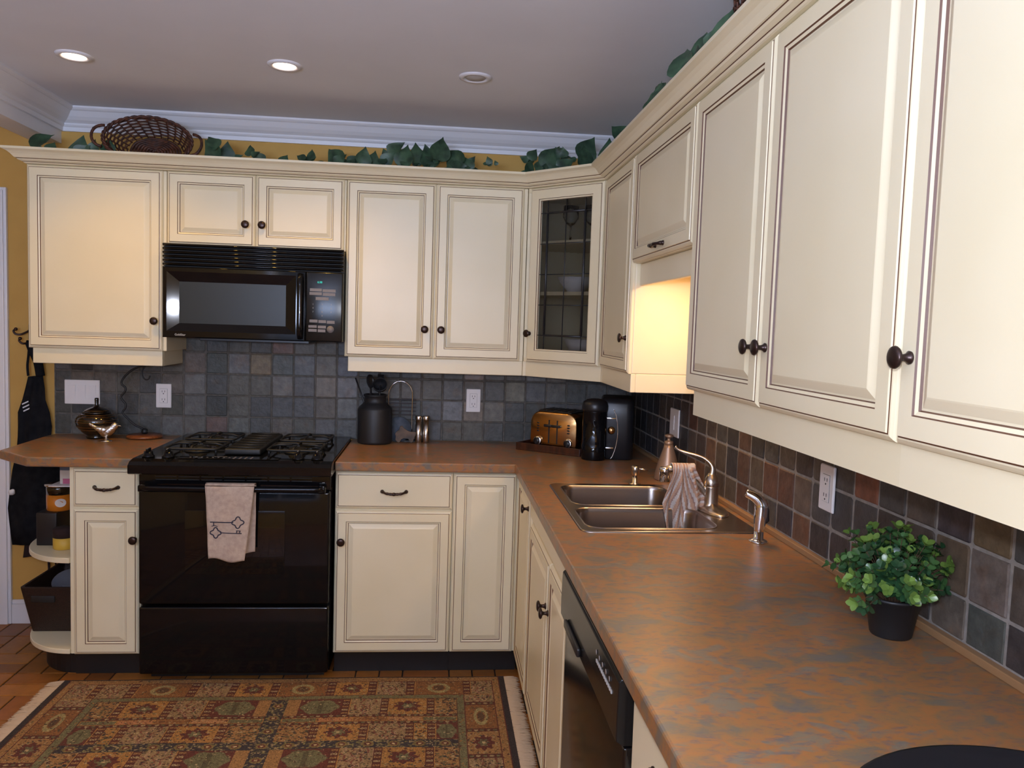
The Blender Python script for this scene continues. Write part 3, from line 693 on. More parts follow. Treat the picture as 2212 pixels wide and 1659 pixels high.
# deck soap pump at the far end
c = thing('deck_soap_pump', 'short steel soap pump at the far end of the sink', 'soap dispenser', (-.235, -1.02, .9142))
T_ = Matrix.Translation((-.237, -1.025, .9142))
mb = MB(); mb.lathe([(.022, 0), (.022, .002), (.010, .006), (.0095, .030), (.001, .031)], M['nickel'], T_, 20); mb.build('collar', c)
mb = MB(); mb.lathe([(.008, .031), (.0155, .034), (.016, .064), (.013, .069), (.001, .070)], M['nickel'], T_, 20); mb.tube([T_ @ Vector(p) for p in ((.01, 0, .058), (.03, -.003, .056), (.048, -.006, .052))], [.005, .004, .003], M['nickel'], 8); mb.build('pump_head', c)
# taupe bottle
c = thing('soap_bottle', 'taupe cone-shaped soap bottle with a button top behind the sink', 'bottle', (-.085, -.93, .9142))
T_ = Matrix.Translation((-.085, -.93, .9142))
mb = MB(); mb.lathe([(.048, 0), (.051, .004), (.050, .020), (.040, .060), (.028, .100), (.020, .125), (.0175, .138), (.001, .139)], M['taupe'], T_, 30); mb.build('body', c)
mb = MB(); mb.lathe([(.0165, .139), (.0175, .142), (.0165, .150), (.007, .153), (.0065, .163), (.014, .166), (.0175, .170), (.016, .175), (.007, .178), (.001, .1785)], M['taupe'], T_, 24); mb.build('pump_top', c)

# dishcloth over the spout
def dishcloth():
    mb = MB(); nu, nv = 60, 80; G = {}
    E = F0 + Vector((-.105, .011, .1315))
    V_ = []
    for j in range(nv + 1):
        v = j / nv
        for i in range(nu + 1):
            s_ = i / nu - .5
            # runs down on the camera side; the back part hangs behind the spout
            f_ = v
            width = .030 + .085 * min(1, f_ * 2.2) - .03 * max(0, f_ - .7)
            fold = .008 * math.sin(s_ * 17 + f_ * 2) * min(1, f_ * 3) + .005 * math.sin(s_ * 31 + 2 + f_ * 5) * min(1, f_ * 2)
            x = E.x + s_ * width + .012 * f_ + .010 * math.sin(f_ * 4)
            if f_ < .12: 
                a = f_ / .12 * PI; y = E.y + .019 * math.cos(a); z = E.z - .006 + .020 * math.sin(a)
                x = E.x + .012 + s_ * .075
            else:
                y = E.y - .019 - .004 * (f_ - .12) + fold; z = E.z - .006 - (f_ - .12) * .205 - .012 * abs(s_) * 2 * (1 if s_ < 0 else -.4)
                x = E.x + .012 + s_ * (.075 + .062 * min(1, (f_ - .12) * 2.2) - .085 * max(0, f_ - .58)) + (.045 * min(1, (f_ - .12) * 2) * (s_ + .5) * .5)
            V_.append((x, y, z))
    for j in range(nv):
        for i in range(nu):
            a = j * (nu + 1) + i; s_ = i / nu - .5; f_ = j / nv
            q = (s_ * 8 + f_ * (4.0 if s_ < -.15 else -2.0)) if s_ < .2 else (f_ * 11 + s_ * 1)
            k = q % 1.0
            c_ = sr(186, 176, 168) if k < .40 else (sr(176, 140, 116) if k < .80 else sr(146, 116, 104))
            G_ = (a, a + 1, a + nu + 2, a + nu + 1)
            mb.add([V_[q_] for q_ in G_], [(0, 1, 2, 3)], M['stripe'], True, c_)
    o = mb.build('dish_cloth', weld=True); m_ = o.modifiers.new('solid', 'SOLIDIFY'); m_.thickness = .002; m_.offset = 0
    tag(o, 'beige and tan striped dishcloth draped over the faucet spout', 'cloth')
dishcloth()

# ================================================================== STOVE
SX0, SX1 = -2.150, -1.392; SF = -.672
c = thing('gas_stove', 'black slide-in gas stove with oven and bottom drawer', 'stove', (-1.77, -.33, 0))
mb = MB(); mb.box(SX0 + .004, SX1 - .004, -.63, -.03, .035, .872, M['black_gloss']); mb.box(SX0 + .03, SX1 - .03, -.60, -.06, .0005, .035, M['toe']); mb.build('body', c)
mb = MB(); mb.rbox(SX0 + .006, SX1 - .006, SF, -.631, .040, .318, M['black_gloss'], .008); mb.build('drawer', c)
mb = MB(); mb.rbox(SX0 + .006, SX1 - .006, SF - .004, -.631, .330, .795, M['black_gloss'], .010)
dr = mb.build('oven_door', c)
mb = MB(); mb.rbox(-1.965, -1.575, SF - .006, SF - .0035, .455, .715, M['black_glass'], .002); mb.build('oven_window', dr)
mb = MB(); hz = .812
sp = [(SX0 + .03 + (SX1 - SX0 - .06) * i / 20, -.716 - .010 * math.sin(PI * i / 20), hz) for i in range(21)]
mb.tube(sp, .0125, M['black_gloss'], 12)
for x in (SX0 + .035, SX1 - .035): mb.rbox(x - .016, x + .016, -.722, SF - .004, .795, .822, M['black_gloss'], .006)
mb.build('oven_handle', dr)
mb = MB(); mb.rbox(SX0 + .006, SX1 - .006, SF + .004, -.631, .800, .868, M['black_gloss'], .004)
for i in range(7):
    x0 = -2.08 + i * .088
    for z in (.838, .850, .862): mb.box(x0, x0 + .080, SF + .0022, SF + .0041, z - .0035, z - .0005, M['slot'])
mb.build('vent_strip', c)
mb = MB()
prof = [(-.028, .9285), (-.70, .9245), (-.735, .918), (-.752, .906), (-.752, .874), (-.745, .870), (-.028, .870)]
X0, X1 = -2.157, -1.3860
L = [[(x, y, z) for y, z in prof] for x in (X0, X0 + .002, X1 - .002, X1)]
L[0] = [(X0, y * .995 - .002, z - .002 if z > .9 else z) for y, z in prof]; L[3] = [(X1, y * .995 - .002, z - .002 if z > .9 else z) for y, z in prof]
mb.loops(L, M['black_gloss'], True, True); mb.build('cooktop', c)
# front control strip with printed buttons
mb = MB(); mb.box(-1.99, -1.60, -.700, -.638, .9262, .9275, M['black_glass'])
for i in range(8): mb.lathe([(.0042, 0), (.0042, .0008), (.001, .0009)], M['key'], Matrix.Translation((-1.945 + i * .0215, -.672, .9275)), 8)
for i in range(4):
    for j in range(3): mb.lathe([(.0042, 0), (.0042, .0008), (.001, .0009)], M['key'], Matrix.Translation((-1.775 + i * .022, -.688 + j * .016, .9275)), 8)
mb.box(-1.86, -1.81, -.652, -.647, .9275, .9279, M['key']); mb.build('control_panel', c)
for x in (-2.107, -2.032, -1.527, -1.452):
    mb = MB(); T_ = Matrix.Translation((x, -.668, .926)); mb.lathe([(.024, 0), (.024, .004), (.019, .008), (.017, .022), (.001, .023)], M['black_gloss'], T_, 20)
    mb.rbox(-.0045, .0045, -.019, .019, .020, .034, M['black_gloss'], .002, T_); mb.box(-.0012, .0012, -.0192, .0, .0335, .0345, M['keytext'], T_); mb.build('burner_knob', c)
def grate(x0, x1, y0, y1, legs=True):
    mb = MB(); r = .0052; z = .957; cx, cy = (x0 + x1) / 2, (y0 + y1) / 2
    P = [(x, y, z - .008) for x, y in rrect(x0, x1, y0, y1, .02, 4)]; mb.tube(P, r, M['black_iron'], 6, closed=True)
    for (sx, sy) in ((x0, y0), (x1, y0), (x0, y1), (x1, y1)): mb.tube([(sx + (.008 if sx == x0 else -.008), sy + (.008 if sy == y0 else -.008), z - .008), (sx + (.008 if sx == x0 else -.008), sy + (.008 if sy == y0 else -.008), .9265)], r, M['black_iron'], 6)
    for (ax, ay) in ((1, 0), (-1, 0), (0, 1), (0, -1)):
        ex = x1 if ax > 0 else x0; ey = y1 if ay > 0 else y0
        a = (ex if ax else cx, ey if ay else cy)
        mb.tube([(a[0], a[1], z - .008), (a[0] * .7 + cx * .3, a[1] * .7 + cy * .3, z + .001), (a[0] * .2 + cx * .8, a[1] * .2 + cy * .8, z)], r, M['black_iron'], 6)
    return mb
for (x, y, s_) in ((-1.965, -.235, .105), (-1.965, -.505, .105), (-1.56, -.235, .105), (-1.56, -.505, .105)):
    mb = MB(); mb.lathe([(.052, 0), (.050, .006), (.036, .010), (.034, .018), (.030, .021), (.001, .0215)], M['black_iron'], Matrix.Translation((x, y, .926)), 24); mb.build('burner', c)
    grate(x - s_, x + s_, y - s_ + .005, y + s_ - .005).build('grate', c)
mb = MB(); mb.rbox(-1.835, -1.69, -.60, -.13, .9275, .952, M['black_iron'], .006)
for i in range(7): mb.tube([(-1.825, -.57 + i * .068, .954), (-1.70, -.57 + i * .068, .954)], .004, M['black_iron'], 6)
mb.build('griddle', c)

# towel with two keys, over the oven handle
def kt():
    c = thing('kitchen_towel', 'cream towel with two skeleton keys hanging on the oven handle', 'towel', (-1.775, -.735, .55))
    def yf(x, z): return -.7445 - .003 * math.sin((x + 1.77) * 40 + z * 12) - .0015 * math.sin(z * 55 + x * 20)
    def sheet(xl0, xr0, xl1, xr1, yoff, zb0, zb1, m, name, ztop=.827, wave=1.0, nx=20, nz=34):
        mb = MB(); V_ = []
        for j in range(nz + 1):
            v = j / nz
            for i in range(nx + 1):
                s_ = i / nx; zb = zb0 + (zb1 - zb0) * s_ + .006 * math.sin(s_ * 7 + .5)
                x = (xl0 + (xl1 - xl0) * v) * (1 - s_) + (xr0 + (xr1 - xr0) * v) * s_
                z = ztop + (zb - ztop) * v; y = yf(x, z) + yoff
                V_.append((x, y, z))
        for j in range(nz):
            for i in range(nx):
                a = j * (nx + 1) + i; mb.add([V_[a], V_[a + 1], V_[a + nx + 2], V_[a + nx + 1]], [(0, 1, 2, 3)], m, True)
        return mb
    mb = sheet(-1.8685, -1.6815, -1.855, -1.716, 0, .536, .527, M['towel'], 'front')
    # over the handle
    nx = 20
    for k in range(6):
        for i in range(nx):
            q = []
            for (ii, kk) in ((i, k), (i + 1, k), (i + 1, k + 1), (i, k + 1)):
                x = -1.8685 + .187 * ii / nx; a = PI * kk / 6; yc = -.7265; r_ = .0165
                q.append((x, yc - r_ * math.cos(a) * (1.08 if kk == 0 else 1), .823 + .006 + r_ * math.sin(a) * .45))
            mb.add(q, [(0, 1, 2, 3)], M['towel'], True)
    b = sheet(-1.84, -1.6815, -1.84, -1.6845, .0345, .56, .552, M['towel'], 'back'); mb.merge(b)
    o = mb.build('cloth', c, weld=True); so = o.modifiers.new('s', 'SOLIDIFY'); so.thickness = .0022; so.offset = 0
    # embroidered keys
    mb = MB()
    def P(x, z): return (x, yf(x, z) - .0022, z)
    def line(pts, r): mb.tube([P(*p) for p in pts], r, M['towel_ink'], 6)
    def quat(cx, cz, R, ang0=0):
        pts = []
        for k in range(49):
            a = 2 * PI * k / 48; rr = R * (1 + .22 * math.cos(4 * a)); pts.append((cx + rr * math.cos(a + ang0), cz + rr * math.sin(a + ang0)))
        line(pts, .0023)
    px = lambda u, v: (-1.8673 + (u - 150) / 990 * .187, .8276 - (v - 70) / 1540 * .2945)
    quat(*px(810, 820), .0185)
    a = px(720, 815); b = px(250, 815); line([(a[0] + (b[0] - a[0]) * i / 8, a[1] + (b[1] - a[1]) * i / 8) for i in range(9)], .0022)
    line([px(320, 820), px(320, 900)], .0018); line([px(280, 905), px(330, 885), px(400, 905)], .0015)
    quat(*px(360, 1040), .0175)
    a = px(450, 1035); b = px(890, 1045); line([(a[0] + (b[0] - a[0]) * i / 8, a[1] + (b[1] - a[1]) * i / 8) for i in range(9)], .0018)
    line([px(790, 1030), px(795, 985)], .0018); line([px(850, 1035), px(855, 990)], .0018); line([px(780, 985), px(870, 992)], .0013)
    mb.build('key_embroidery', c)
kt()

# ================================================================== MICROWAVE
c = thing('microwave', 'black over-the-range microwave under the short cabinet', 'microwave', (-1.77, -.2, 1.38))
MX0, MX1, MF = -2.157, -1.398, -.365
mb = MB(); mb.box(MX0, MX1, -.335, -.010, 1.392, 1.789, M['black_gloss']); mb.box(-2.02, -1.55, -.30, -.06, 1.380, 1.392, M['black_satin']); mb.build('body', c, bevel=.002)
mb = MB()  # vent grille: five rounded louvres
mb.box(MX0, MX1, -.345, -.335, 1.696, 1.789, M['slot'])
for k in range(6):
    z = 1.702 + k * .0165; L = [[(x, MF + .003 + .011 * (1 - math.cos(a)), z + .0068 * math.sin(a) + .003) for a in [(-1.2 + 2.4 * i / 6) for i in range(7)]] + [(x, -.344, z + .0095), (x, -.344, z - .0035)] for x in (MX0, MX1)]
    mb.loops(L, M['black_gloss'], True, True, True)
mb.build('vent_grille', c)
DX1 = -1.558
mb = MB(); T_ = frame((MX0, -.335, 1.392), (1, 0, 0), (0, -1, 0)); w_, h_ = DX1 - MX0, .302
def ring(x0, x1, z0, z1, h): return [(x0, z0, h), (x1, z0, h), (x1, z1, h), (x0, z1, h)]
wx0, wx1, wz0, wz1 = .066, w_ - .085, .062, h_ - .062
for a, b in ((ring(0, w_, 0, h_, 0), ring(0, w_, 0, h_, .026)), (ring(0, w_, 0, h_, .026), ring(.004, w_ - .004, .004, h_ - .004, .030)), (ring(.004, w_ - .004, .004, h_ - .004, .030), ring(.018, w_ - .040, .028, h_ - .020, .030)),
             (ring(.018, w_ - .040, .028, h_ - .020, .030), ring(wx0, wx1, wz0, wz1, .0146))):
    mb.loops([a, b], M['black_gloss'], False, False, False, T_)
dr = mb.build('door', c)
mb = MB(); mb.add([T_ @ Vector(p) for p in ring(wx0, wx1, wz0, wz1, .0150)], [(0, 1, 2, 3)], M['grey_win']); mb.build('window', dr)
mb = MB(); sp = [(DX1 - .020, MF - .004 - .016 * min(1, math.sin(PI * i / 16) * 3), 1.405 + .275 * i / 16) for i in range(17)]; mb.tube(sp, .0125, M['black_gloss'], 12); mb.build('handle', dr)
mb = MB(); text_mesh('GoldStar', .0125, frame((MX0 + .052, MF - .0006, 1.4005), (1, 0, 0), (0, -1, 0)), M['keytext'], mb, bold=True); mb.build('logo', dr)
mb = MB(); mb.rbox(DX1 + .002, MX1, MF, -.335, 1.392, 1.694, M['panel_black'], .006); cp = mb.build('control_panel', c)
TP = frame((DX1, MF - .0008, 1.392), (1, 0, 0), (0, -1, 0)); pw = .160
def mpx(u, v): return ((u - 205) / 735 * .160 + .002, .302 - (v - 150) / 1480 * .302)
for (u0, u1, v0, v1) in ((285, 520, 500, 560), (535, 790, 510, 572), (278, 520, 578, 638), (540, 785, 588, 650), (400, 655, 680, 745), (285, 445, 1162, 1222), (460, 610, 1168, 1228), (625, 780, 1175, 1238), (265, 430, 1280, 1335), (450, 610, 1285, 1345), (265, 430, 1360, 1420), (450, 600, 1365, 1425)):
    a = mpx(u0, v1); b = mpx(u1, v0); kb = MB(); kb.box(a[0], b[0], a[1], b[1], 0, .0008, M['key'], TP); kb.build('key', cp)
a = mpx(697, 1360); kb = MB(); kb.lathe([(.0155, 0), (.0155, .001), (.001, .0011)], M['key'], TP @ Matrix.Translation((a[0], a[1], 0)), 24); kb.build('start_key', cp)
mb = MB()
for r_, row in enumerate(('123', '456', '789')):
    for q, ch in enumerate(row):
        a = mpx(350 + q * 178, 850 + r_ * 80); text_mesh(ch, .009, TP @ Matrix.Translation((a[0], a[1], .0004)), M['keytext'], mb, .0003, 'CENTER')
a = mpx(530, 1090); text_mesh('0', .009, TP @ Matrix.Translation((a[0], a[1], .0004)), M['keytext'], mb, .0003, 'CENTER')
mb.build('numerals', cp)
mb = MB(); a = mpx(430, 385); text_mesh('6:38', .012, TP @ Matrix.Translation((a[0], a[1], .0006)), M['teal'], mb, .0003, bold=True); mb.build('clock_display', cp)

# ================================================================== DISHWASHER
c = thing('dishwasher', 'black glossy dishwasher under the countertop right of the sink cabinet', 'dishwasher', (-.3, -2.25, 0))
mb = MB(); mb.box(-.612, -.03, -2.566, -1.938, .02, .8755, M['black_satin']); mb.box(-.56, -.54, -2.566, -1.938, .0005, .10, M['toe']); mb.build('body', c)
mb = MB(); mb.rbox(-.638, -.6125, -2.566, -1.938, .105, .748, M['dw_black'], .004); mb.build('door', c)
mb = MB()
L = []
for y in (-2.566, -1.938): L.append([(-.6125, y, .752), (-.640, y, .752), (-.652, y, .760), (-.6525, y, .800), (-.651, y, .868), (-.646, y, .8735), (-.6125, y, .8735)])
mb.loops(L, M['panel_black'], True, True); cp = mb.build('control_panel', c, bevel=.002)
mb = MB(); mb.rbox(-.662, -.652, -2.22, -2.04, .764, .784, M['black_satin'], .004); mb.build('handle', cp)
mb = MB()
for i in range(12): mb.box(-.6535, -.6515, -2.52 + i * .012, -2.513 + i * .012, .826, .832, M['keytext'])
for i in range(5): mb.lathe([(.005, 0), (.005, .001), (.001, .0012)], M['key'], frame((-.6525, -2.50 + i * .03, .845), (0, -1, 0), (-1, 0, 0)), 10)

mb.build('panel_markings', cp)

# ================================================================== OUTLETS AND SWITCHES
def outlet(O, U, N, label, kind='outlet', w=.070, h=.114):
    T_ = frame(O, U, N); c = thing('switch_plate' if kind == 'switch' else 'wall_outlet', label, 'switch' if kind == 'switch' else 'outlet', O)
    mb = MB(); L = [[(x, y, z) for x, y in rrect(-w / 2 + i, w / 2 - i, -h / 2 + i, h / 2 - i, .003, 2)] for i, z in ((0, .0), (0, .003), (.002, .0055))]
    mb.loops(L, M['plastic_white'], True, True, False, T_); mb.build('plate', c)
    if kind == 'switch':
        for dx in (-.046, 0, .046):
            mb = MB(); mb.add([T_ @ Vector(p) for p in ((dx - .016, -.033, .006), (dx + .016, -.033, .006), (dx + .016, .033, .010), (dx - .016, .033, .010), (dx - .016, .033, .0055), (dx + .016, .033, .0055), (dx + .016, -.033, .0055), (dx - .016, -.033, .0055))], [(0, 1, 2, 3), (3, 2, 5, 4), (0, 3, 4, 7), (1, 6, 5, 2), (0, 7, 6, 1)], M['plastic_white']); mb.build('rocker', c)
    elif kind == 'blank':
        mb = MB(); mb.rbox(-.006, .006, -.030, .030, .0055, .0085, M['plastic_white'], .002, T_); mb.build('toggle', c)
    else:
        mb = MB(); mb.box(-.0175, .0175, -.034, .034, .0055, .0062, M['slot'], T_); mb.box(-.0168, .0168, -.0333, .0333, .0055, .0072, M['plastic_white'], T_)
        for dz in (.019, -.019):
            for dx in (-.0062, .0062): mb.box(dx - .0011, dx + .0011, dz - .002, dz + .0065, .0072, .0076, M['slot'], T_)
            mb.lathe([(.0024, 0), (.0024, .0004), (.0005, .0005)], M['slot'], T_ @ Matrix.Translation((0, dz - .0085, .0072)), 10)
        mb.build('receptacle', c)
outlet((-2.636, -.0088, 1.114), (1, 0, 0), (0, -1, 0), 'white plate of three rocker switches on the tiles above the ceramic jar', 'switch', .158)
outlet((-2.267, -.0088, 1.105), (1, 0, 0), (0, -1, 0), 'white wall outlet on the back tiles left of the stove')
outlet((-.799, -.0088, 1.117), (1, 0, 0), (0, -1, 0), 'white wall outlet on the back tiles left of the toaster')
outlet((-.0088, -.755, 1.116), (0, -1, 0), (-1, 0, 0), 'white wide wall plate on the tiles behind the soap bottle', 'blank', .115)
outlet((-.0088, -2.028, 1.110), (0, -1, 0), (-1, 0, 0), 'white wall outlet on the right wall tiles above the boxwood plant')

# ================================================================== CEILING LIGHTS
for k, (x, y, lit, lab) in enumerate(((-2.314, -.815, 1, 'lit recessed ceiling light, leftmost of the three'), (-1.563, -.855, 1, 'lit recessed ceiling light, middle of the three'), (-.867, -.853, 0, 'unlit recessed ceiling light with white trim, rightmost of the three'))):
    c = thing('recessed_light', lab, 'ceiling light', (x, y, CEIL))
    mb = MB(); T_ = Matrix.Translation((x, y, CEIL - .0005)); mb.lathe([(.062, 0), (.060, -.005), (.048, -.008), (.042, -.006), (.040, -.001)], M['white'], T_, 36, cap=False); mb.build('trim_ring', c)
    mb = MB(); mb.lathe([(.040, -.0015), (.034, -.0035 if lit else -.006), (.001, -.005 if lit else -.010)], M['bulb'] if lit else M['bulb_off'], T_, 30, cap=False); mb.build('bulb', c)
    if lit:
        light('downlight_or_fill', 'SPOT', (x, y, CEIL - .03), 22, WARM, .035, (0, 0, 0), spot=math.radians(125), blend=.9)
# added warm fill spots out of view, with no fixtures
for x, y in ((-2.2, -2.9), (-1.3, -2.9)):
    light('downlight_or_fill', 'SPOT', (x, y, CEIL - .03), 13, WARM, .035, (0, 0, 0), spot=math.radians(110), blend=.9)

# ================================================================== COUNTER OBJECTS, LEFT
Z = .9143
c = thing('ceramic_jar', 'squat black ceramic jar with gold rings and a tall knob lid', 'jar', (-2.53, -.12, Z)); T_ = Matrix.Translation((-2.527, -.12, Z))
mb = MB(); mb.lathe([(.042, 0), (.046, .008), (.040, .014), (.062, .030), (.084, .058), (.089, .078), (.084, .096), (.068, .110), (.056, .116)], M['cer_black'], T_, 36); mb.build('body', c)
mb = MB(); mb.lathe([(.060, .116), (.058, .121), (.040, .134), (.018, .142), (.010, .146), (.008, .155), (.009, .178), (.008, .184), (.001, .185)], M['cer_black'], T_, 30); mb.build('lid', c)
mb = MB()
for r_, z in ((.0885, .088), (.0895, .078), (.0835, .056), (.069, .110), (.0495, .128), (.079, .102), (.073, .042)):
    mb.tube([(r_ * math.cos(a), r_ * math.sin(a), z) for a in [2 * PI * i / 40 for i in range(40)]], .0007, M['gold'], 5, closed=True, T=T_)
mb.build('gold_ring', c)
# silver bird
def bird():
    c = thing('bird_figurine', 'small hammered silver bird figurine with raised tail', 'figurine', (-2.445, -.222, Z))
    mb = MB(); o = Vector((-2.445, -.222, Z))
    path = [(-.075, .0, .080), (-.062, .0, .072), (-.048, 0, .064), (-.034, 0, .057), (-.018, 0, .048), (.0, 0, .043), (.016, 0, .047), (.028, 0, .059), (.036, 0, .070), (.045, 0, .076), (.054, 0, .073)]
    rad = [.008, .007, .008, .012, .022, .029, .028, .021, .018, .014, .003]
    L = []
    for (x, y, z), r in zip(path, rad):
        L.append([(o.x + x + math.sin(a) * r * .25 * (1 if x < .02 else -1), o.y + math.cos(a) * r * .85, o.z + z + math.sin(a) * r) for a in [2 * PI * k / 14 for k in range(14)]])
    mb.loops(L, M['silver'], True, True, True); mb.build('body', c, subsurf=1)
    mb = MB(); mb.tube([o + Vector(p) for p in ((.052, 0, .073), (.066, 0, .070))], [.004, .0006], M['silver'], 8); mb.build('beak', c)
    for s_ in (-1, 1):
        mb = MB(); L = [[(o.x + x, o.y + s_ * (.024 + .002 * math.cos(a)) - 0, o.z + z + r * math.sin(a)) for a in [2 * PI * k / 8 for k in range(8)]] for x, z, r in ((.012, .055, .003), (-.006, .054, .012), (-.026, .058, .010), (-.046, .064, .002))]
        mb.loops(L, M['silver'], True, True, True); mb.build('wing', c)
    mb = MB(); mb.lathe([(.024, 0), (.024, .003), (.012, .006), (.006, .012), (.005, .02)], M['silver'], Matrix.Translation(o), 18); mb.build('base', c)
bird()
# banana hanger
c = thing('banana_hanger', 'banana hanger with round wooden base and wavy black rod', 'hanger', (-2.32, -.09, Z)); T_ = Matrix.Translation((-2.325, -.092, Z))
mb = MB(); mb.lathe([(.068, 0), (.078, .004), (.080, .010), (.072, .016), (.030, .018), (.001, .018)], M['wood_mid'], T_, 36); mb.build('base', c)
mb = MB(); mb.lathe([(.001, .018), (.012, .020), (.016, .030), (.012, .041), (.001, .045)], M['black_iron'], T_, 20)
pts = [Vector((x, -.09, z)) for x, z in ((-2.325, .950), (-2.345, .962), (-2.372, .975), (-2.402, 1.003), (-2.424, 1.030), (-2.412, 1.052), (-2.412, 1.072), (-2.428, 1.092), (-2.430, 1.108), (-2.414, 1.128), (-2.412, 1.146), (-2.428, 1.162), (-2.426, 1.180), (-2.408, 1.205), (-2.380, 1.230), (-2.345, 1.247), (-2.322, 1.250), (-2.330, 1.240), (-2.337, 1.222), (-2.336, 1.202), (-2.324, 1.187), (-2.310, 1.188), (-2.302, 1.204))]
sp = smoothpath(pts, 5); n_ = len(sp); mb.tube(sp, [.0048 if i < n_ * .72 else .0032 for i in range(n_)], M['black_iron'], 8); mb.build('hook_rod', c)

# crock of utensils
c = thing('utensil_crock', 'black milk-can shaped utensil crock right of the stove', 'crock', (-1.265, -.10, Z)); T_ = Matrix.Translation((-1.268, -.112, Z))
mb = MB(); mb.lathe([(.074, 0), (.080, .004), (.081, .012), (.081, .158), (.078, .168), (.056, .190), (.051, .196), (.051, .220), (.055, .224), (.056, .229), (.052, .232), (.046, .230), (.046, .19), (.060, .165), (.060, .02), (.001, .015)], M['pot_black'], T_, 40); mb.build('crock', c)
def utensil(name, label, a, b, r0, r1, head=None):
    mb = MB(); a = Vector(a); b = Vector(b); mb.tube([a, a.lerp(b, .5), b], [r0, (r0 + r1) / 2, r1], M['black_satin'], 8)
    if head:
        d = (b - a).normalized(); R = d.to_track_quat('Z', 'Y').to_matrix().to_4x4(); Th = Matrix.Translation(b) @ R
        if head == 'spoon': mb.lathe([(.004, -.002), (.018, .006), (.029, .028), (.027, .048), (.014, .062), (.001, .065)], M['black_satin'], Th @ Matrix.Diagonal((1, .35, 1, 1)), 20)
        if head == 'ladle': mb.lathe([(.001, -.030), (.022, -.024), (.033, -.006), (.034, .012), (.031, .012), (.029, -.004), (.001, -.024)], M['black_satin'], Matrix.Translation(b) @ Matrix.Rotation(1.2, 4, 'X'), 24)
        if head == 'turner': mb.rbox(-.026, .026, -.0015, .0015, 0, .070, M['black_satin'], .0014, Th)
    tag(mb.build(name), label, 'utensil')
utensil('serving_spoon', 'black serving spoon handle leaning left out of the crock', (-1.262, -.100, .945), (-1.362, -.118, 1.222), .006, .0035)
utensil('cooking_spoon', 'black spoon standing upright in the crock', (-1.275, -.105, .945), (-1.290, -.118, 1.175), .004, .005, 'spoon')
utensil('ladle', 'black ladle head resting at the crock rim, right side', (-1.255, -.10, .945), (-1.245, -.142, 1.192), .004, .004, 'ladle')
utensil('turner', 'black slotted turner at the back of the crock', (-1.262, -.085, .945), (-1.250, -.075, 1.168), .004, .005, 'turner')
# wire holder with arch and slats, round slate, stone pig
c = thing('wire_rack', 'arched chrome wire rack with dark slats behind the crock', 'rack', (-1.15, -.055, Z))
mb = MB(); pts = [(-1.210, -.045, Z)] + [(-1.210, -.045, z) for z in (1.0, 1.10)] + [(-1.153 - .057 * math.cos(a), -.045, 1.14 + .066 * math.sin(a)) for a in [PI * i / 16 for i in range(17)]] + [(-1.096, -.045, z) for z in (1.06, .98, Z)]
mb.tube(pts, .0027, M['chrome'], 8); mb.build('arch', c)
for i in range(5):
    mb = MB(); z = 1.117 - i * .0185; mb.box(-1.216, -1.078, -.0425, -.0385, z - .0028, z + .0028, M['rack_slat']); mb.build('slat', c)
mb = MB(); mb.box(-1.222, -1.075, -.062, -.030, Z, Z + .006, M['black_iron']); mb.build('foot', c)
mb = MB(); mb.lathe([(.060, -.004), (.061, 0), (.060, .004)], M['slate_blue'], Matrix.Translation((-1.158, -.066, Z + .0605)) @ Matrix.Rotation(PI / 2, 4, 'X'), 32); tag(mb.build('round_trivet'), 'round blue slate trivet standing behind the stone pig', 'trivet')
pig = [(-.052, .012), (-.040, .0), (-.030, 0), (-.024, .014), (-.012, .020), (.010, .018), (.018, 0), (.030, 0), (.036, .016), (.044, .034), (.050, .050), (.038, .052), (.020, .052), (.004, .058), (-.010, .068), (-.020, .080), (-.030, .078), (-.034, .062), (-.046, .052), (-.054, .040), (-.050, .028)]
mb = MB(); mb.prism([(x, z) for x, z in pig], -.006, .006, M['slate_pig'], frame((-1.120, -.082, Z), (1, 0, 0), (0, -1, 0)) ); o = mb.build('pig_cutout', bevel=.002); tag(o, 'pig-shaped stone cutout standing in front of the round slate', 'ornament')
for x, l in ((-1.062, 'left of the two'), (-1.026, 'right of the two')):
    c = thing('steel_shaker', 'tall brushed steel shaker, %s beside the stone pig' % l, 'shaker', (x, -.07, Z))
    mb = MB(); mb.lathe([(.0165, 0), (.0172, .001), (.0172, .110), (.001, .1105)], M['steel'], Matrix.Translation((x, -.075, Z)), 28); mb.build('body', c)
    mb = MB(); mb.lathe([(.0168, .1105), (.0172, .1125), (.0172, .128), (.0155, .130), (.001, .1302)], M['steel'], Matrix.Translation((x, -.075, Z)), 28); mb.build('cap', c)

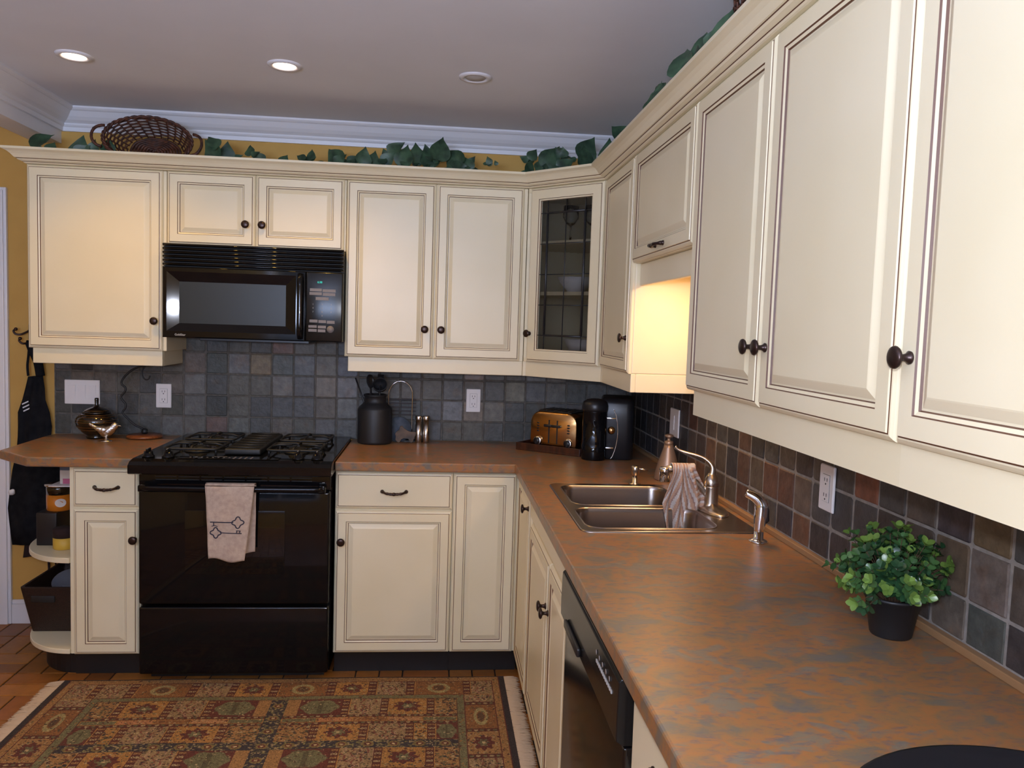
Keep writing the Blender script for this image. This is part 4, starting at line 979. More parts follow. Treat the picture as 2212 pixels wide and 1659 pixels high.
# tray, toaster, coffee maker
ang = math.radians(-36); TT = Matrix.Translation((-.605, -.235, Z)) @ Matrix.Rotation(ang, 4, 'Z')
mb = MB(); W_, Dp = .33, .225
mb.box(0, W_, 0, Dp, 0, .009, M['wood_tray'], TT)
for b in ((0, W_, 0, .010), (0, W_, Dp - .010, Dp), (0, .010, .010, Dp - .010), (W_ - .010, W_, .010, Dp - .010)): mb.box(b[0], b[1], b[2], b[3], .009, .034, M['wood_tray'], TT)
o = mb.build('wooden_tray', bevel=.0015); tag(o, 'dark wooden tray with raised sides under the toaster', 'tray')
c = thing('toaster', 'four-slot brushed metal toaster with two round dials', 'toaster', (-.45, -.22, Z + .01))
TO = TT @ Matrix.Translation((.065, .014, .0093)); tw, td, th = .240, .190, .178
mb = MB(); L = []
out = [(0, .012), (.0, th - .050)] + [(.05 - .05 * math.cos(a), th - .05 + .05 * math.sin(a)) for a in [PI / 2 * i / 6 for i in range(1, 7)]] + [(tw - .05 + .05 * math.sin(a), th - .05 + .05 * math.cos(a)) for a in [PI / 2 * i / 6 for i in range(0, 7)]] + [(tw, .012)]
for y, ins in ((0, .006), (.004, .0015), (.010, 0), (td - .010, 0), (td - .002, .003)):
    cx, cz = tw / 2, th / 2; L.append([(cx + (x - cx) * (1 - ins / cx), y, cz + (z - cz) * (1 - ins / cz)) for x, z in out])
mb.loops(L, M['copper'], True, True, True, TO); mb.build('shell', c)
mb = MB(); mb.box(.006, tw - .006, .008, td - .008, 0, .012, M['black_satin'], TO); mb.build('base', c)
mb = MB(); mb.rbox(.035, tw - .035, .012, td - .012, th - .001, th + .003, M['black_satin'], .0015, TO)
for i in range(4): x = .055 + i * .037; mb.box(x - .008, x + .008, .024, td - .024, th + .003, th + .0036, M['slot'], TO)
for i in range(5): x = .036 + i * .0375; mb.tube([TO @ Vector((x, .02, th + .005)), TO @ Vector((x, td - .02, th + .005))], .0016, M['steel'], 6)
mb.build('slot_plate', c)
for x in (.042, tw - .042):
    mb = MB(); Tk = TO @ Matrix.Translation((x, .002, .042)) @ Matrix.Rotation(PI / 2, 4, 'X'); mb.lathe([(.021, 0), (.021, .006), (.018, .010)], M['chrome'], Tk, 26); mb.lathe([(.016, .009), (.015, .016), (.001, .0165)], M['black_satin'], Tk, 22); mb.rbox(-.003, .003, -.014, .014, .014, .019, M['black_satin'], .001, Tk); mb.build('dial', c)
    for k in range(4):
        mb = MB(); Tk2 = TO @ Matrix.Translation((x, .003, .088 + k * .012)) @ Matrix.Rotation(PI / 2, 4, 'X'); mb.lathe([(.0055, 0), (.0052, .003), (.001, .0034)], M['black_satin'], Tk2 @ Matrix.Diagonal((1.4, .7, 1, 1)), 12); mb.build('button', c)
mb = MB()
for x in (tw / 2 - .021, tw / 2 + .021):
    mb.box(x - .0030, x + .0030, -.0012, .0010, .034, .142, M['slot'], TO)
mb.build('lever_slot', c)
for x in (tw / 2 - .021, tw / 2 + .021):
    mb = MB(); mb.rbox(x - .020, x + .020, -.018, -.0013, .110, .122, M['black_satin'], .003, TO); mb.build('lever', c)
# coffee maker
c = thing('coffee_maker', 'black pod coffee maker with round front column and silver arc', 'coffee maker', (-.20, -.42, Z))
TC = Matrix.Translation((-.285, -.475, Z)); 
mb = MB(); mb.lathe([(.053, 0), (.055, .004), (.055, .072), (.0535, .074), (.0535, .212), (.0545, .214)], M['black_gloss'], TC, 40); mb.build('water_tank', c)
mb = MB(); mb.lathe([(.0548, .214), (.057, .222), (.057, .240), (.052, .254), (.036, .264), (.015, .268), (.001, .2685)], M['black_satin'], TC, 40); mb.build('lid', c)
mb = MB(); BX = rrect(0, .150, 0, .24, .035, 6); TB = Matrix.Translation((-.262, -.475, Z)) @ Matrix.Rotation(math.radians(-12), 4, 'Z')
L = []
for z, k in ((0, .96), (.006, 1.0), (.20, 1.0), (.245, .98), (.262, .93), (.270, .84)):
    L.append([(.075 + (x - .075) * k, .12 + (y - .12) * k, z) for x, y in BX])
mb.loops(L, M['black_satin'], True, True, True, TB); mb.build('body', c)
mb = MB(); sp = smoothpath([TB @ Vector(p) for p in ((.058, -.0015, .225), (.072, -.0015, .190), (.080, -.0012, .130), (.076, -.0015, .070), (.062, -.0015, .020), (.052, -.0015, .004))]); mb.tube(sp, .0022, M['chrome'], 8); mb.build('trim_arc', c)
mb = MB(); mb.lathe([(.0165, 0), (.0175, .004), (.013, .010), (.001, .012)], M['copper'], TB @ Matrix.Translation((.052, 0, .130)) @ Matrix.Rotation(PI / 2, 4, 'X'), 22); mb.build('dial', c)
mb = MB(); mb.rbox(.020, .064, -.020, .001, .050, .058, M['chrome'], .003, TB); mb.build('drip_tray', c)
mb = MB(); mb.rbox(.025, .070, -.004, .001, .180, .186, M['chrome'], .0015, TB); mb.build('trim_bar', c)

# boxwood in a black pot
def boxwood():
    c = thing('potted_boxwood', 'small artificial boxwood plant in a black pot', 'plant', (-.089, -2.462, Z)); o = Vector((-.096, -2.468, Z))
    mb = MB(); mb.lathe([(.036, 0), (.038, .003), (.0495, .072), (.052, .0725), (.052, .078), (.048, .078), (.045, .066), (.001, .060)], M['pot_black'], Matrix.Translation(o), 32); mb.build('pot', c)
    rnd = random.Random(3); st = MB(); lf = MB(); C0 = o + Vector((0, 0, .128))
    def leaf(p, d, up, L_, tint):
        s_ = d.cross(up).normalized(); n = s_.cross(d).normalized(); W2 = L_ * .34
        cs = [(0, .12), (.18, .62), (.42, .95), (.68, .92), (.88, .55), (1.0, .0)]
        P = [p + d * L_ * a_ + n * (.10 * L_ * (a_ - a_ * a_) * 2) for a_, _ in cs]
        P += [p + d * L_ * a_ + s_ * W2 * b_ * 1.1 + n * (.10 * L_ * b_) for a_, b_ in cs] + [p + d * L_ * a_ - s_ * W2 * b_ * 1.1 + n * (.10 * L_ * b_) for a_, b_ in cs]
        lf.add(P, [(i, i + 1, 7 + i, 6 + i) for i in range(5)] + [(i + 1, i, 12 + i, 13 + i) for i in range(5)], M['box_leaf'], True, tint)
    for k in range(215):
        th_ = rnd.uniform(0, 2 * PI); ph = math.acos(rnd.uniform(-.62, 1)); d = Vector((math.sin(ph) * math.cos(th_), math.sin(ph) * math.sin(th_), math.cos(ph)))
        R_ = rnd.uniform(.046, .108) * (1.28 if rnd.random() < .16 else 1)
        e = C0 + Vector((d.x * R_ * .92, d.y * R_ * .92, d.z * R_ * .80))
        if e.x > -.016: e.x = -.016 - rnd.random() * .014
        if (e - o).z < .05 and math.hypot(e.x - o.x, e.y - o.y) < .056: e.z += .04
        a = o + Vector((0, 0, .066)) + Vector((d.x, d.y, 0)) * .02; m1 = a.lerp(e, .5) + Vector((0, 0, .012))
        sp = smoothpath([a, m1, e], 3); st.tube(sp, .0009, M['stem'], 4)
        dd = (e - m1).normalized(); t_ = rnd.random()
        for q, (fr, n_) in enumerate(((1.0, 5), (.72, 4), (.45, 3))):
            base = m1.lerp(e, fr) if q < 2 else a.lerp(m1, .95)
            for i in range(n_):
                aa = 2 * PI * i / n_ + rnd.uniform(0, 1); ax = dd.orthogonal().normalized(); bx = dd.cross(ax)
                dirn = (dd * (.75 if q == 0 else .35) + (ax * math.cos(aa) + bx * math.sin(aa)) * .8).normalized()
                if base.x + dirn.x * .02 > -.013: dirn.x = -abs(dirn.x)
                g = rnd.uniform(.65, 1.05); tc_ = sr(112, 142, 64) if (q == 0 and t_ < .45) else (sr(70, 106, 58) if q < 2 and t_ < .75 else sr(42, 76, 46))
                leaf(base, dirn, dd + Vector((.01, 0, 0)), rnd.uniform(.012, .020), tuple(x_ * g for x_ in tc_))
    st.build('stems', c); lf.build('foliage', c)
boxwood()
# round black pan in the foreground
c = thing('round_pan', 'round black pan cut by the bottom right corner', 'pan', (-.29, -3.17, Z))
mb = MB(); mb.lathe([(.20, 0), (.21, .004), (.235, .022), (.248, .030), (.252, .030), (.252, .026)][::1], M['black_satin'], Matrix.Translation((-.29, -3.175, Z)), 64, cap=False)
mb.lathe([(.001, .006), (.20, .006), (.228, .024), (.248, .030)], M['black_satin'], Matrix.Translation((-.29, -3.175, Z)), 64, cap=False); mb.build('pan', c)

# ================================================================== APRON, HOOK, END SHELF THINGS
c = thing('wall_hook', 'dark double coat hook on the yellow wall by the left cabinet', 'hook', (-2.86, -.01, 1.37))
mb = MB(); mb.rbox(-2.876, -2.852, -.008, -.0005, 1.325, 1.425, M['bronze'], .004); mb.build('back_plate', c)
for P_ in (((-2.864, -.008, 1.400), (-2.876, -.020, 1.388), (-2.896, -.034, 1.376), (-2.916, -.040, 1.378), (-2.924, -.040, 1.392), (-2.914, -.040, 1.400)), ((-2.866, -.008, 1.348), (-2.874, -.022, 1.338), (-2.888, -.034, 1.334), (-2.902, -.036, 1.346), (-2.898, -.036, 1.357))):
    mb = MB(); sp = smoothpath([Vector(p) for p in P_]); mb.tube(sp, .0048, M['bronze'], 8); mb.lathe([(.001, -.008), (.007, -.005), (.008, 0), (.007, .005), (.001, .008)], M['bronze'], Matrix.Translation(sp[-1]), 12); mb.build('hook', c)
def cloth_poly(L_, R_, y, name, parent, m, amp=.006, yth=.012):
    """hanging cloth between a left and a right outline given as (x, z) rows"""
    mb = MB(); n = 16; rows = len(L_); V_ = []
    for side in (0, 1):
        for j in range(rows):
            for i in range(n + 1):
                s_ = i / n; x = L_[j][0] * (1 - s_) + R_[j][0] * s_; z = L_[j][1] * (1 - s_) + R_[j][1] * s_
                yy = y - amp * math.sin(s_ * 14 + j * .4) - (yth * math.sin(PI * s_) if side == 0 else -.001)
                V_.append((x, min(yy, -.003), z))
    N_ = rows * (n + 1)
    fs = []
    for j in range(rows - 1):
        for i in range(n):
            a = j * (n + 1) + i; fs.append((a, a + 1, a + n + 2, a + n + 1)); fs.append((a + N_, a + n + 1 + N_, a + n + 2 + N_, a + 1 + N_))
    for j in range(rows - 1):
        a = j * (n + 1); fs.append((a, a + n + 1, a + n + 1 + N_, a + N_)); a += n; fs.append((a, a + N_, a + n + 1 + N_, a + n + 1))
    for i in range(n):
        a = i; fs.append((a, a + N_, a + 1 + N_, a + 1)); a = (rows - 1) * (n + 1) + i; fs.append((a, a + 1, a + 1 + N_, a + N_))
    mb.add(V_, fs, m, True); return mb.build(name, parent)
c = thing('black_apron', 'black apron with small white stripes hanging from the wall hook', 'apron', (-2.84, -.03, .9))
La = [(-2.868, 1.182), (-2.879, 1.130), (-2.892, 1.075), (-2.912, 1.015), (-2.912, .95), (-2.914, .90), (-2.920, .84), (-2.942, .74), (-2.958, .62), (-2.966, .56), (-2.960, .48), (-2.950, .385)]
Ra = [(-2.800, 1.190), (-2.792, 1.130), (-2.790, 1.075), (-2.772, 1.015), (-2.764, .95), (-2.770, .90), (-2.745, .84), (-2.720, .74), (-2.715, .62), (-2.715, .56), (-2.715, .48), (-2.715, .40)]
cloth_poly(La, Ra, -.030, 'cloth', c, M['fabric_black'])
mb = MB()
mb.tube(smoothpath([Vector(p) for p in ((-2.866, -.032, 1.185), (-2.868, -.034, 1.23), (-2.862, -.036, 1.28), (-2.857, -.038, 1.335), (-2.872, -.026, 1.345))]), .006, M['fabric_black'], 6)
mb.tube(smoothpath([Vector(p) for p in ((-2.812, -.032, 1.185), (-2.822, -.034, 1.25), (-2.842, -.036, 1.30), (-2.855, -.038, 1.340))]), .020, M['fabric_black'], 8)
mb.build('neck_strap', c)
mb = MB()
for i in range(3): mb.box(0, .030, 0, .006, 0, .001, M['marks'], frame((-2.890 + .003 * i, -.0400, 1.050 - .016 * i), (1, 0, .25), (0, -1, 0)) @ Matrix.Rotation(.25, 4, 'Z'))
mb.build('printed_stripe', c)
c2 = MB(); c2.lathe([(.001, -.02), (.016, -.008), (.018, .004), (.008, .018), (.001, .022)], M['marks'], Matrix.Translation((-2.938, -.046, .640)) @ Matrix.Rotation(.6, 4, 'Y') @ Matrix.Diagonal((.8, .8, .8, 1)), 14); c2.build('tie_knot', c)
mb = cloth_poly([(-2.895, .41), (-2.903, .34), (-2.905, .322)], [(-2.76, .41), (-2.765, .35), (-2.77, .345)], -.018, 'brown_cloth', None, M['fabric_brown'], .003, .006); tag(mb, 'dark brown cloth hem hanging just below the black apron', 'cloth')
mb = MB(); mb.tube([(-2.79, -.02, .345), (-2.785, -.024, .25), (-2.775, -.03, .17)], .006, M['fabric_brown'], 6); mb.tube([(-2.752, -.02, .345), (-2.757, -.022, .30), (-2.75, -.022, .22)], .004, M['fabric_brown'], 6); o = mb.build('apron_ties'); tag(o, 'two dark ties dangling below the brown cloth', 'cloth')

# bin on the bottom shelf
c = thing('storage_bin', 'dark brown tapered storage bin on the bottom end shelf', 'bin', (-2.58, -.3, .124))
def bring(z, x0, x1, y0, y1, r=.012): return [(x, y, z) for x, y in rrect(x0, x1, y0, y1, r, 3)]
mb = MB(); mb.loops([bring(.1245, -2.672, -2.470, -.425, -.14), bring(.325, -2.696, -2.446, -.470, -.085), bring(.330, -2.696, -2.446, -.470, -.085), bring(.330, -2.686, -2.456, -.460, -.095), bring(.135, -2.664, -2.478, -.417, -.148)], M['leather'], True, True); mb.build('bin', c)
mb = MB(); mb.rbox(-2.655, -2.560, -.4655, -.455, .262, .292, M['slot'], .004); mb.build('hand_hole', c)
mb = MB(); mb.lathe([(.001, 0), (.06, .004), (.066, .03), (.064, .03), (.05, .008), (.001, .006)], M['grey_card'], Matrix.Translation((-2.552, -.34, .30)) @ Matrix.Rotation(.5, 4, 'X'), 24); mb.lathe([(.03, -.17), (.03, 0)], M['grey_card'], Matrix.Translation((-2.552, -.34, .30)), 12); o = mb.build('cooking_pan'); tag(o, 'small grey pan sticking out of the storage bin', 'pan')
# middle shelf items
Z5 = .5003
mb = MB(); mb.rbox(-2.642, -2.560, -.440, -.30, Z5, .640, M['black_satin'], .004); tag(mb.build('black_canister_box'), 'black box on the middle end shelf under the amber candle', 'box')
c = thing('candle_jar', 'large amber candle jar with white oval label on the end shelf', 'candle', (-2.575, -.37, .64)); T_ = Matrix.Translation((-2.578, -.372, .6403))
mb = MB(); mb.lathe([(.046, 0), (.050, .004), (.050, .070), (.001, .070)], M['amber'], T_, 28); mb.build('wax', c)
mb = MB(); mb.lathe([(.0505, .070), (.0505, .098), (.048, .104)], M['cer_black'], T_, 28); mb.build('rim', c)
mb = MB(); mb.lathe([(.052, .104), (.056, .106), (.056, .112), (.001, .113)], M['steel'], T_, 28); mb.build('lid', c)
mb = MB(); mb.add([T_ @ Vector((.0522 * math.sin(a + .50), -.0522 * math.cos(a + .50), .038 + .018 * r_ * math.sin(b))) for r_, a, b in [(1, .42 * math.cos(t_), t_) for t_ in [2 * PI * k / 20 for k in range(20)]]], [tuple(range(20))], M['label']); mb.build('label', c)
c = thing('candle_jar', 'short yellow candle on the middle end shelf beside the cabinet side', 'candle', (-2.52, -.44, Z5)); T_ = Matrix.Translation((-2.515, -.470, Z5))
mb = MB(); mb.lathe([(.040, 0), (.043, .003), (.043, .048), (.001, .049)], M['yellow_wax'], T_, 28); mb.build('wax', c)
mb = MB(); mb.lathe([(.0435, .049), (.0435, .085), (.001, .088)], M['fabric_brown'], T_, 28); mb.build('lid', c)
mb = MB(); mb.rbox(-2.588, -2.470, -.45, -.30, .7540, .7580, M['plastic_white'], .001); tag(mb.build('notepad'), 'thin white notepad lying on the amber candle lid', 'notepad')
mb = MB(); mb.box(-2.562, -2.455, -.402, -.398, .7582, .815, M['label']); mb.box(-2.550, -2.455, -.4032, -.402, .7582, .780, M['pink']); mb.box(-2.564, -2.455, -.398, -.394, .7582, .860, M['grey_card']); tag(mb.build('recipe_cards'), 'grey and white cards with pink print standing under the counter end', 'cards')

# ================================================================== ON TOP OF THE CABINETS
TOP = 2.1068
def ivy_leaf(mb, p, tip, nrm, size, fold=.25):
    d = Vector(tip).normalized(); n = Vector(nrm); n = (n - d * n.dot(d)).normalized(); s_ = d.cross(n)
    outl = [(0, 0), (-.03, .16), (.04, .33), (.18, .45), (.34, .47), (.50, .40), (.66, .28), (.80, .17), (.93, .07), (1.06, .0)]; ph_ = (p[0] * 37 + p[2] * 91) % 6.28; cu = .10 + .22 * ((p[0] * 13.7 + p[2] * 7.1) % 1.0)
    P = [Vector(p)]; 
    def pt(a, b, sg): return Vector(p) + d * a * size + s_ * sg * b * size + n * (fold * b * size - cu * a * a * size + .045 * size * math.sin(a * 9 + ph_ + sg * 1.3) * (b > .05)) + s_ * (.10 * size * a * a * math.sin(ph_))
    c_ = [pt(a, 0, 1) + n * 0 for a, b in outl]; l_ = [pt(a, b, 1) for a, b in outl]; r_ = [pt(a, b, -1) for a, b in outl]
    k = len(outl); vs = c_ + l_ + r_
    fs = [(i, i + 1, k + i + 1, k + i) for i in range(k - 1)] + [(i + 1, i, 2 * k + i, 2 * k + i + 1) for i in range(k - 1)]
    mb.add(vs, fs, M['leaf_dark'], True)
CM = cam.matrix_world.copy(); CR = CM.to_3x3(); CC = CM.to_translation()
def ray_plane(u_, v_, ax, val):
    d = CR @ Vector(((u_ - 1106) / 1708.43, -(v_ - 829.5) / 1708.43, -1)); s_ = (val - CC[ax]) / d[ax]; return CC + d * s_
def garland(leaves, label, ax, val, stem, extra=2, seed=1):
    rnd = random.Random(seed); c = thing('ivy_garland', label, 'garland', (stem[0][0], stem[0][1], TOP)); mb = MB()
    for (u_, v_, s_) in leaves:
        tip = ray_plane(u_, v_, ax, val + rnd.uniform(-.02, .03)); size = s_ / 480 * (1.25 if ax == 1 else 1.15)
        if tip.z < TOP + .02: tip.z = TOP + .02
        ang_ = rnd.uniform(-.9, .9)
        d = Vector((math.sin(ang_), rnd.uniform(-.25, .25), math.cos(ang_))) if ax == 1 else Vector((rnd.uniform(-.12, .05), math.sin(ang_), math.cos(ang_)))
        d.normalize(); base = tip - d * size
        if base.z < TOP + .004: base.z = TOP + .004; d = (tip - base).normalized()
        nr = Vector((rnd.uniform(-.5, .5), -1, rnd.uniform(-.3, .5))) if ax == 1 else Vector((-1, -.6, rnd.uniform(-.2, .5)))
        ivy_leaf(mb, base, d, nr, size, rnd.uniform(.1, .45))
        for _ in range(extra):
            b2 = base + Vector((rnd.uniform(-.03, .03), rnd.uniform(-.03, .05), rnd.uniform(0, .008))); b2.z = max(b2.z - .01, TOP + .006)
            a2 = rnd.uniform(-1.3, 1.3); d2 = Vector((math.sin(a2), rnd.uniform(-.4, .3), .5 * math.cos(a2) + .15)).normalized()
            if ax == 0: d2 = Vector((abs(d2.y) * .6, d2.x, abs(d2.z) + .1)).normalized(); b2.x = max(b2.x, -.30)
            s2 = min(size, .05) * rnd.uniform(.6, .9)
            ivy_leaf(mb, b2, d2, nr + Vector((0, 0, .6)), s2, rnd.uniform(.1, .4))
    for i_, (x_, y_, z_) in enumerate(mb.v):
        if z_ < 2.167:
            if ax == 0 or x_ > -.33: x_ = max(x_, -.280)
            if ax == 1 and x_ < -.55: y_ = max(y_, -.280); x_ = max(x_, -2.715)
            if ax == 1 and x_ >= -.55 and x_ + y_ < -.835: y_ = max(y_, -.835 - x_)
            mb.v[i_] = (x_, y_, max(z_, TOP))
    mb.build('leaves', c)
    mb = MB(); mb.tube(smoothpath([Vector(p) for p in stem], 5), .003, M['stem'], 6); mb.build('stem', c)
garland([(103, 286, 38), (120, 307, 22)], 'short ivy sprig at the far left end of the cabinet top', 1, -.25, [(-2.68, -.22, TOP + .006), (-2.64, -.24, TOP + .008), (-2.60, -.22, TOP + .006)], 1, 2)
garland([(172, 292, 36), (205, 302, 30), (232, 298, 26), (190, 312, 24)], 'ivy sprig just left of the wicker basket', 1, -.24, [(-2.54, -.23, TOP + .006), (-2.50, -.25, TOP + .009), (-2.42, -.29, TOP + .006)], 1, 3)
garland([(438, 303, 38), (452, 290, 26), (470, 310, 30), (489, 306, 32), (536, 312, 20), (545, 327, 24), (520, 332, 18)], 'ivy sprig just right of the wicker basket', 1, -.27, [(-2.10, -.30, TOP + .006), (-2.0, -.27, TOP + .009), (-1.88, -.25, TOP + .006)], 1, 4)
garland([(620, 334, 20), (652, 333, 18), (672, 322, 20), (702, 323, 42), (745, 333, 24), (775, 336, 22), (794, 319, 30), (814, 327, 32), (850, 328, 26), (868, 304, 30), (882, 312, 38), (900, 308, 34), (925, 312, 38), (945, 318, 34), (958, 294, 42), (962, 322, 40), (985, 335, 28), (1002, 338, 26), (1020, 336, 32), (1052, 338, 14)], 'long ivy garland on the cabinet top above the double door cabinet', 1, -.26, [(-1.68, -.24, TOP + .006), (-1.45, -.28, TOP + .01), (-1.2, -.24, TOP + .008), (-1.0, -.27, TOP + .01), (-.80, -.25, TOP + .006)], 3, 5)
garland([(1160, 322, 22), (1175, 342, 26), (1150, 346, 24), (1198, 320, 20), (1213, 320, 46), (1236, 340, 30), (1266, 314, 42), (1286, 298, 44), (1275, 330, 36), (1320, 264, 40), (1338, 280, 34), (1312, 300, 40)], 'ivy garland bunched on top of the glass corner cabinet', 1, -.30, [(-.62, -.24, TOP + .006), (-.5, -.28, TOP + .01), (-.40, -.30, TOP + .01), (-.30, -.34, TOP + .006)], 2, 6)
garland([(1415, 182, 30), (1440, 178, 34), (1467, 143, 22), (1500, 100, 44), (1472, 98, 40), (1520, 84, 40), (1545, 60, 44), (1566, 18, 34), (1535, 78, 40), (1560, 45, 30), (1405, 200, 26), (1428, 176, 30), (1485, 112, 36), (1512, 66, 36), (1350, 282, 30), (1575, 28, 26)], 'ivy garland along the top of the right-hand cabinets', 0, -.325, [(-.30, -1.2, TOP + .006), (-.32, -1.5, TOP + .02), (-.30, -1.75, TOP + .03), (-.31, -1.95, TOP + .01)], 1, 8)

def basket(name, label, C0, Rm, a0, b0, a1, b1, dep, handles=True):
    """oval wicker basket: mouth a1 x b1, base a0 x b0, depth dep; local z is the axis towards the mouth"""
    c = thing(name, label, 'basket', tuple(C0)); T_ = Matrix.Translation(C0) @ Rm.to_4x4(); nu = 26
    def pt(t_, a, off=0): 
        k = t_ ** .75; A_ = a0 + (a1 - a0) * k + off; B_ = b0 + (b1 - b0) * k + off
        return (A_ * math.cos(a), B_ * math.sin(a), dep * t_)
    mb = MB()
    for r in range(13):
        t_ = r / 13.0 + .03; P_ = []
        for i in range(nu * 4): a = 2 * PI * i / (nu * 4); P_.append(pt(t_, a, .0028 * math.sin(a * nu / 2 * 1.0 + r * PI)))
        mb.tube(P_, .0028, M['wicker'], 5, closed=True, T=T_)
    for i in range(nu): a = 2 * PI * i / nu; mb.tube([pt(k / 6, a) for k in range(7)], .0028, M['wicker'], 5, T=T_)
    for r in range(1, 9):
        k = r / 9; mb.tube([(a0 * k * math.cos(a), b0 * k * math.sin(a), .002 * math.sin(a * 8)) for a in [2 * PI * i / 40 for i in range(40)]], .0062, M['wicker'], 5, closed=True, T=T_)
    mb.build('weave', c)
    mb = MB()
    for ph in (0, PI):
        mb.tube([(p[0] + .004 * math.cos(a * 18 + ph) * math.cos(a), p[1] + .004 * math.cos(a * 18 + ph) * math.sin(a), dep + .004 * math.sin(a * 18 + ph)) for a, p in [(2 * PI * i / 120, pt(1, 2 * PI * i / 120)) for i in range(120)]], .0055, M['wicker'], 6, closed=True, T=T_)
    mb.build('rim', c)
    if handles:
        for sg in (-1, 1):
            mb = MB(); P_ = [(sg * (a1 + .000 + .045 * math.sin(PI * i / 12)), -.055 * math.cos(PI * i / 12) * .9, dep - .005 + .012 * math.sin(PI * i / 12)) for i in range(13)]
            mb.tube(P_, .0062, M['wicker'], 7, T=T_); mb.tube([(x, y + .003 * math.sin(i * 1.6), z + .004 * math.cos(i * 1.6)) for i, (x, y, z) in enumerate(P_)], .005, M['wicker'], 6, T=T_); mb.build('handle', c)
# mouth faces the room and a little down-left; lies on its side
R_ = Matrix.Rotation(math.radians(3), 3, 'Y') @ Matrix.Rotation(math.radians(76), 3, 'X')
basket('wicker_basket', 'dark oval wicker basket tipped on its side on the left cabinet top', Vector((-2.262, -.130, TOP + .108)), R_, .120, .070, .186, .106, .115)
R_ = Matrix.Rotation(math.radians(90), 3, 'Z')
basket('wicker_basket', 'brown wicker basket on the right cabinets, cut by the top edge', Vector((-.225, -2.105, TOP + .008)), R_, .10, .085, .13, .11, .185, False)

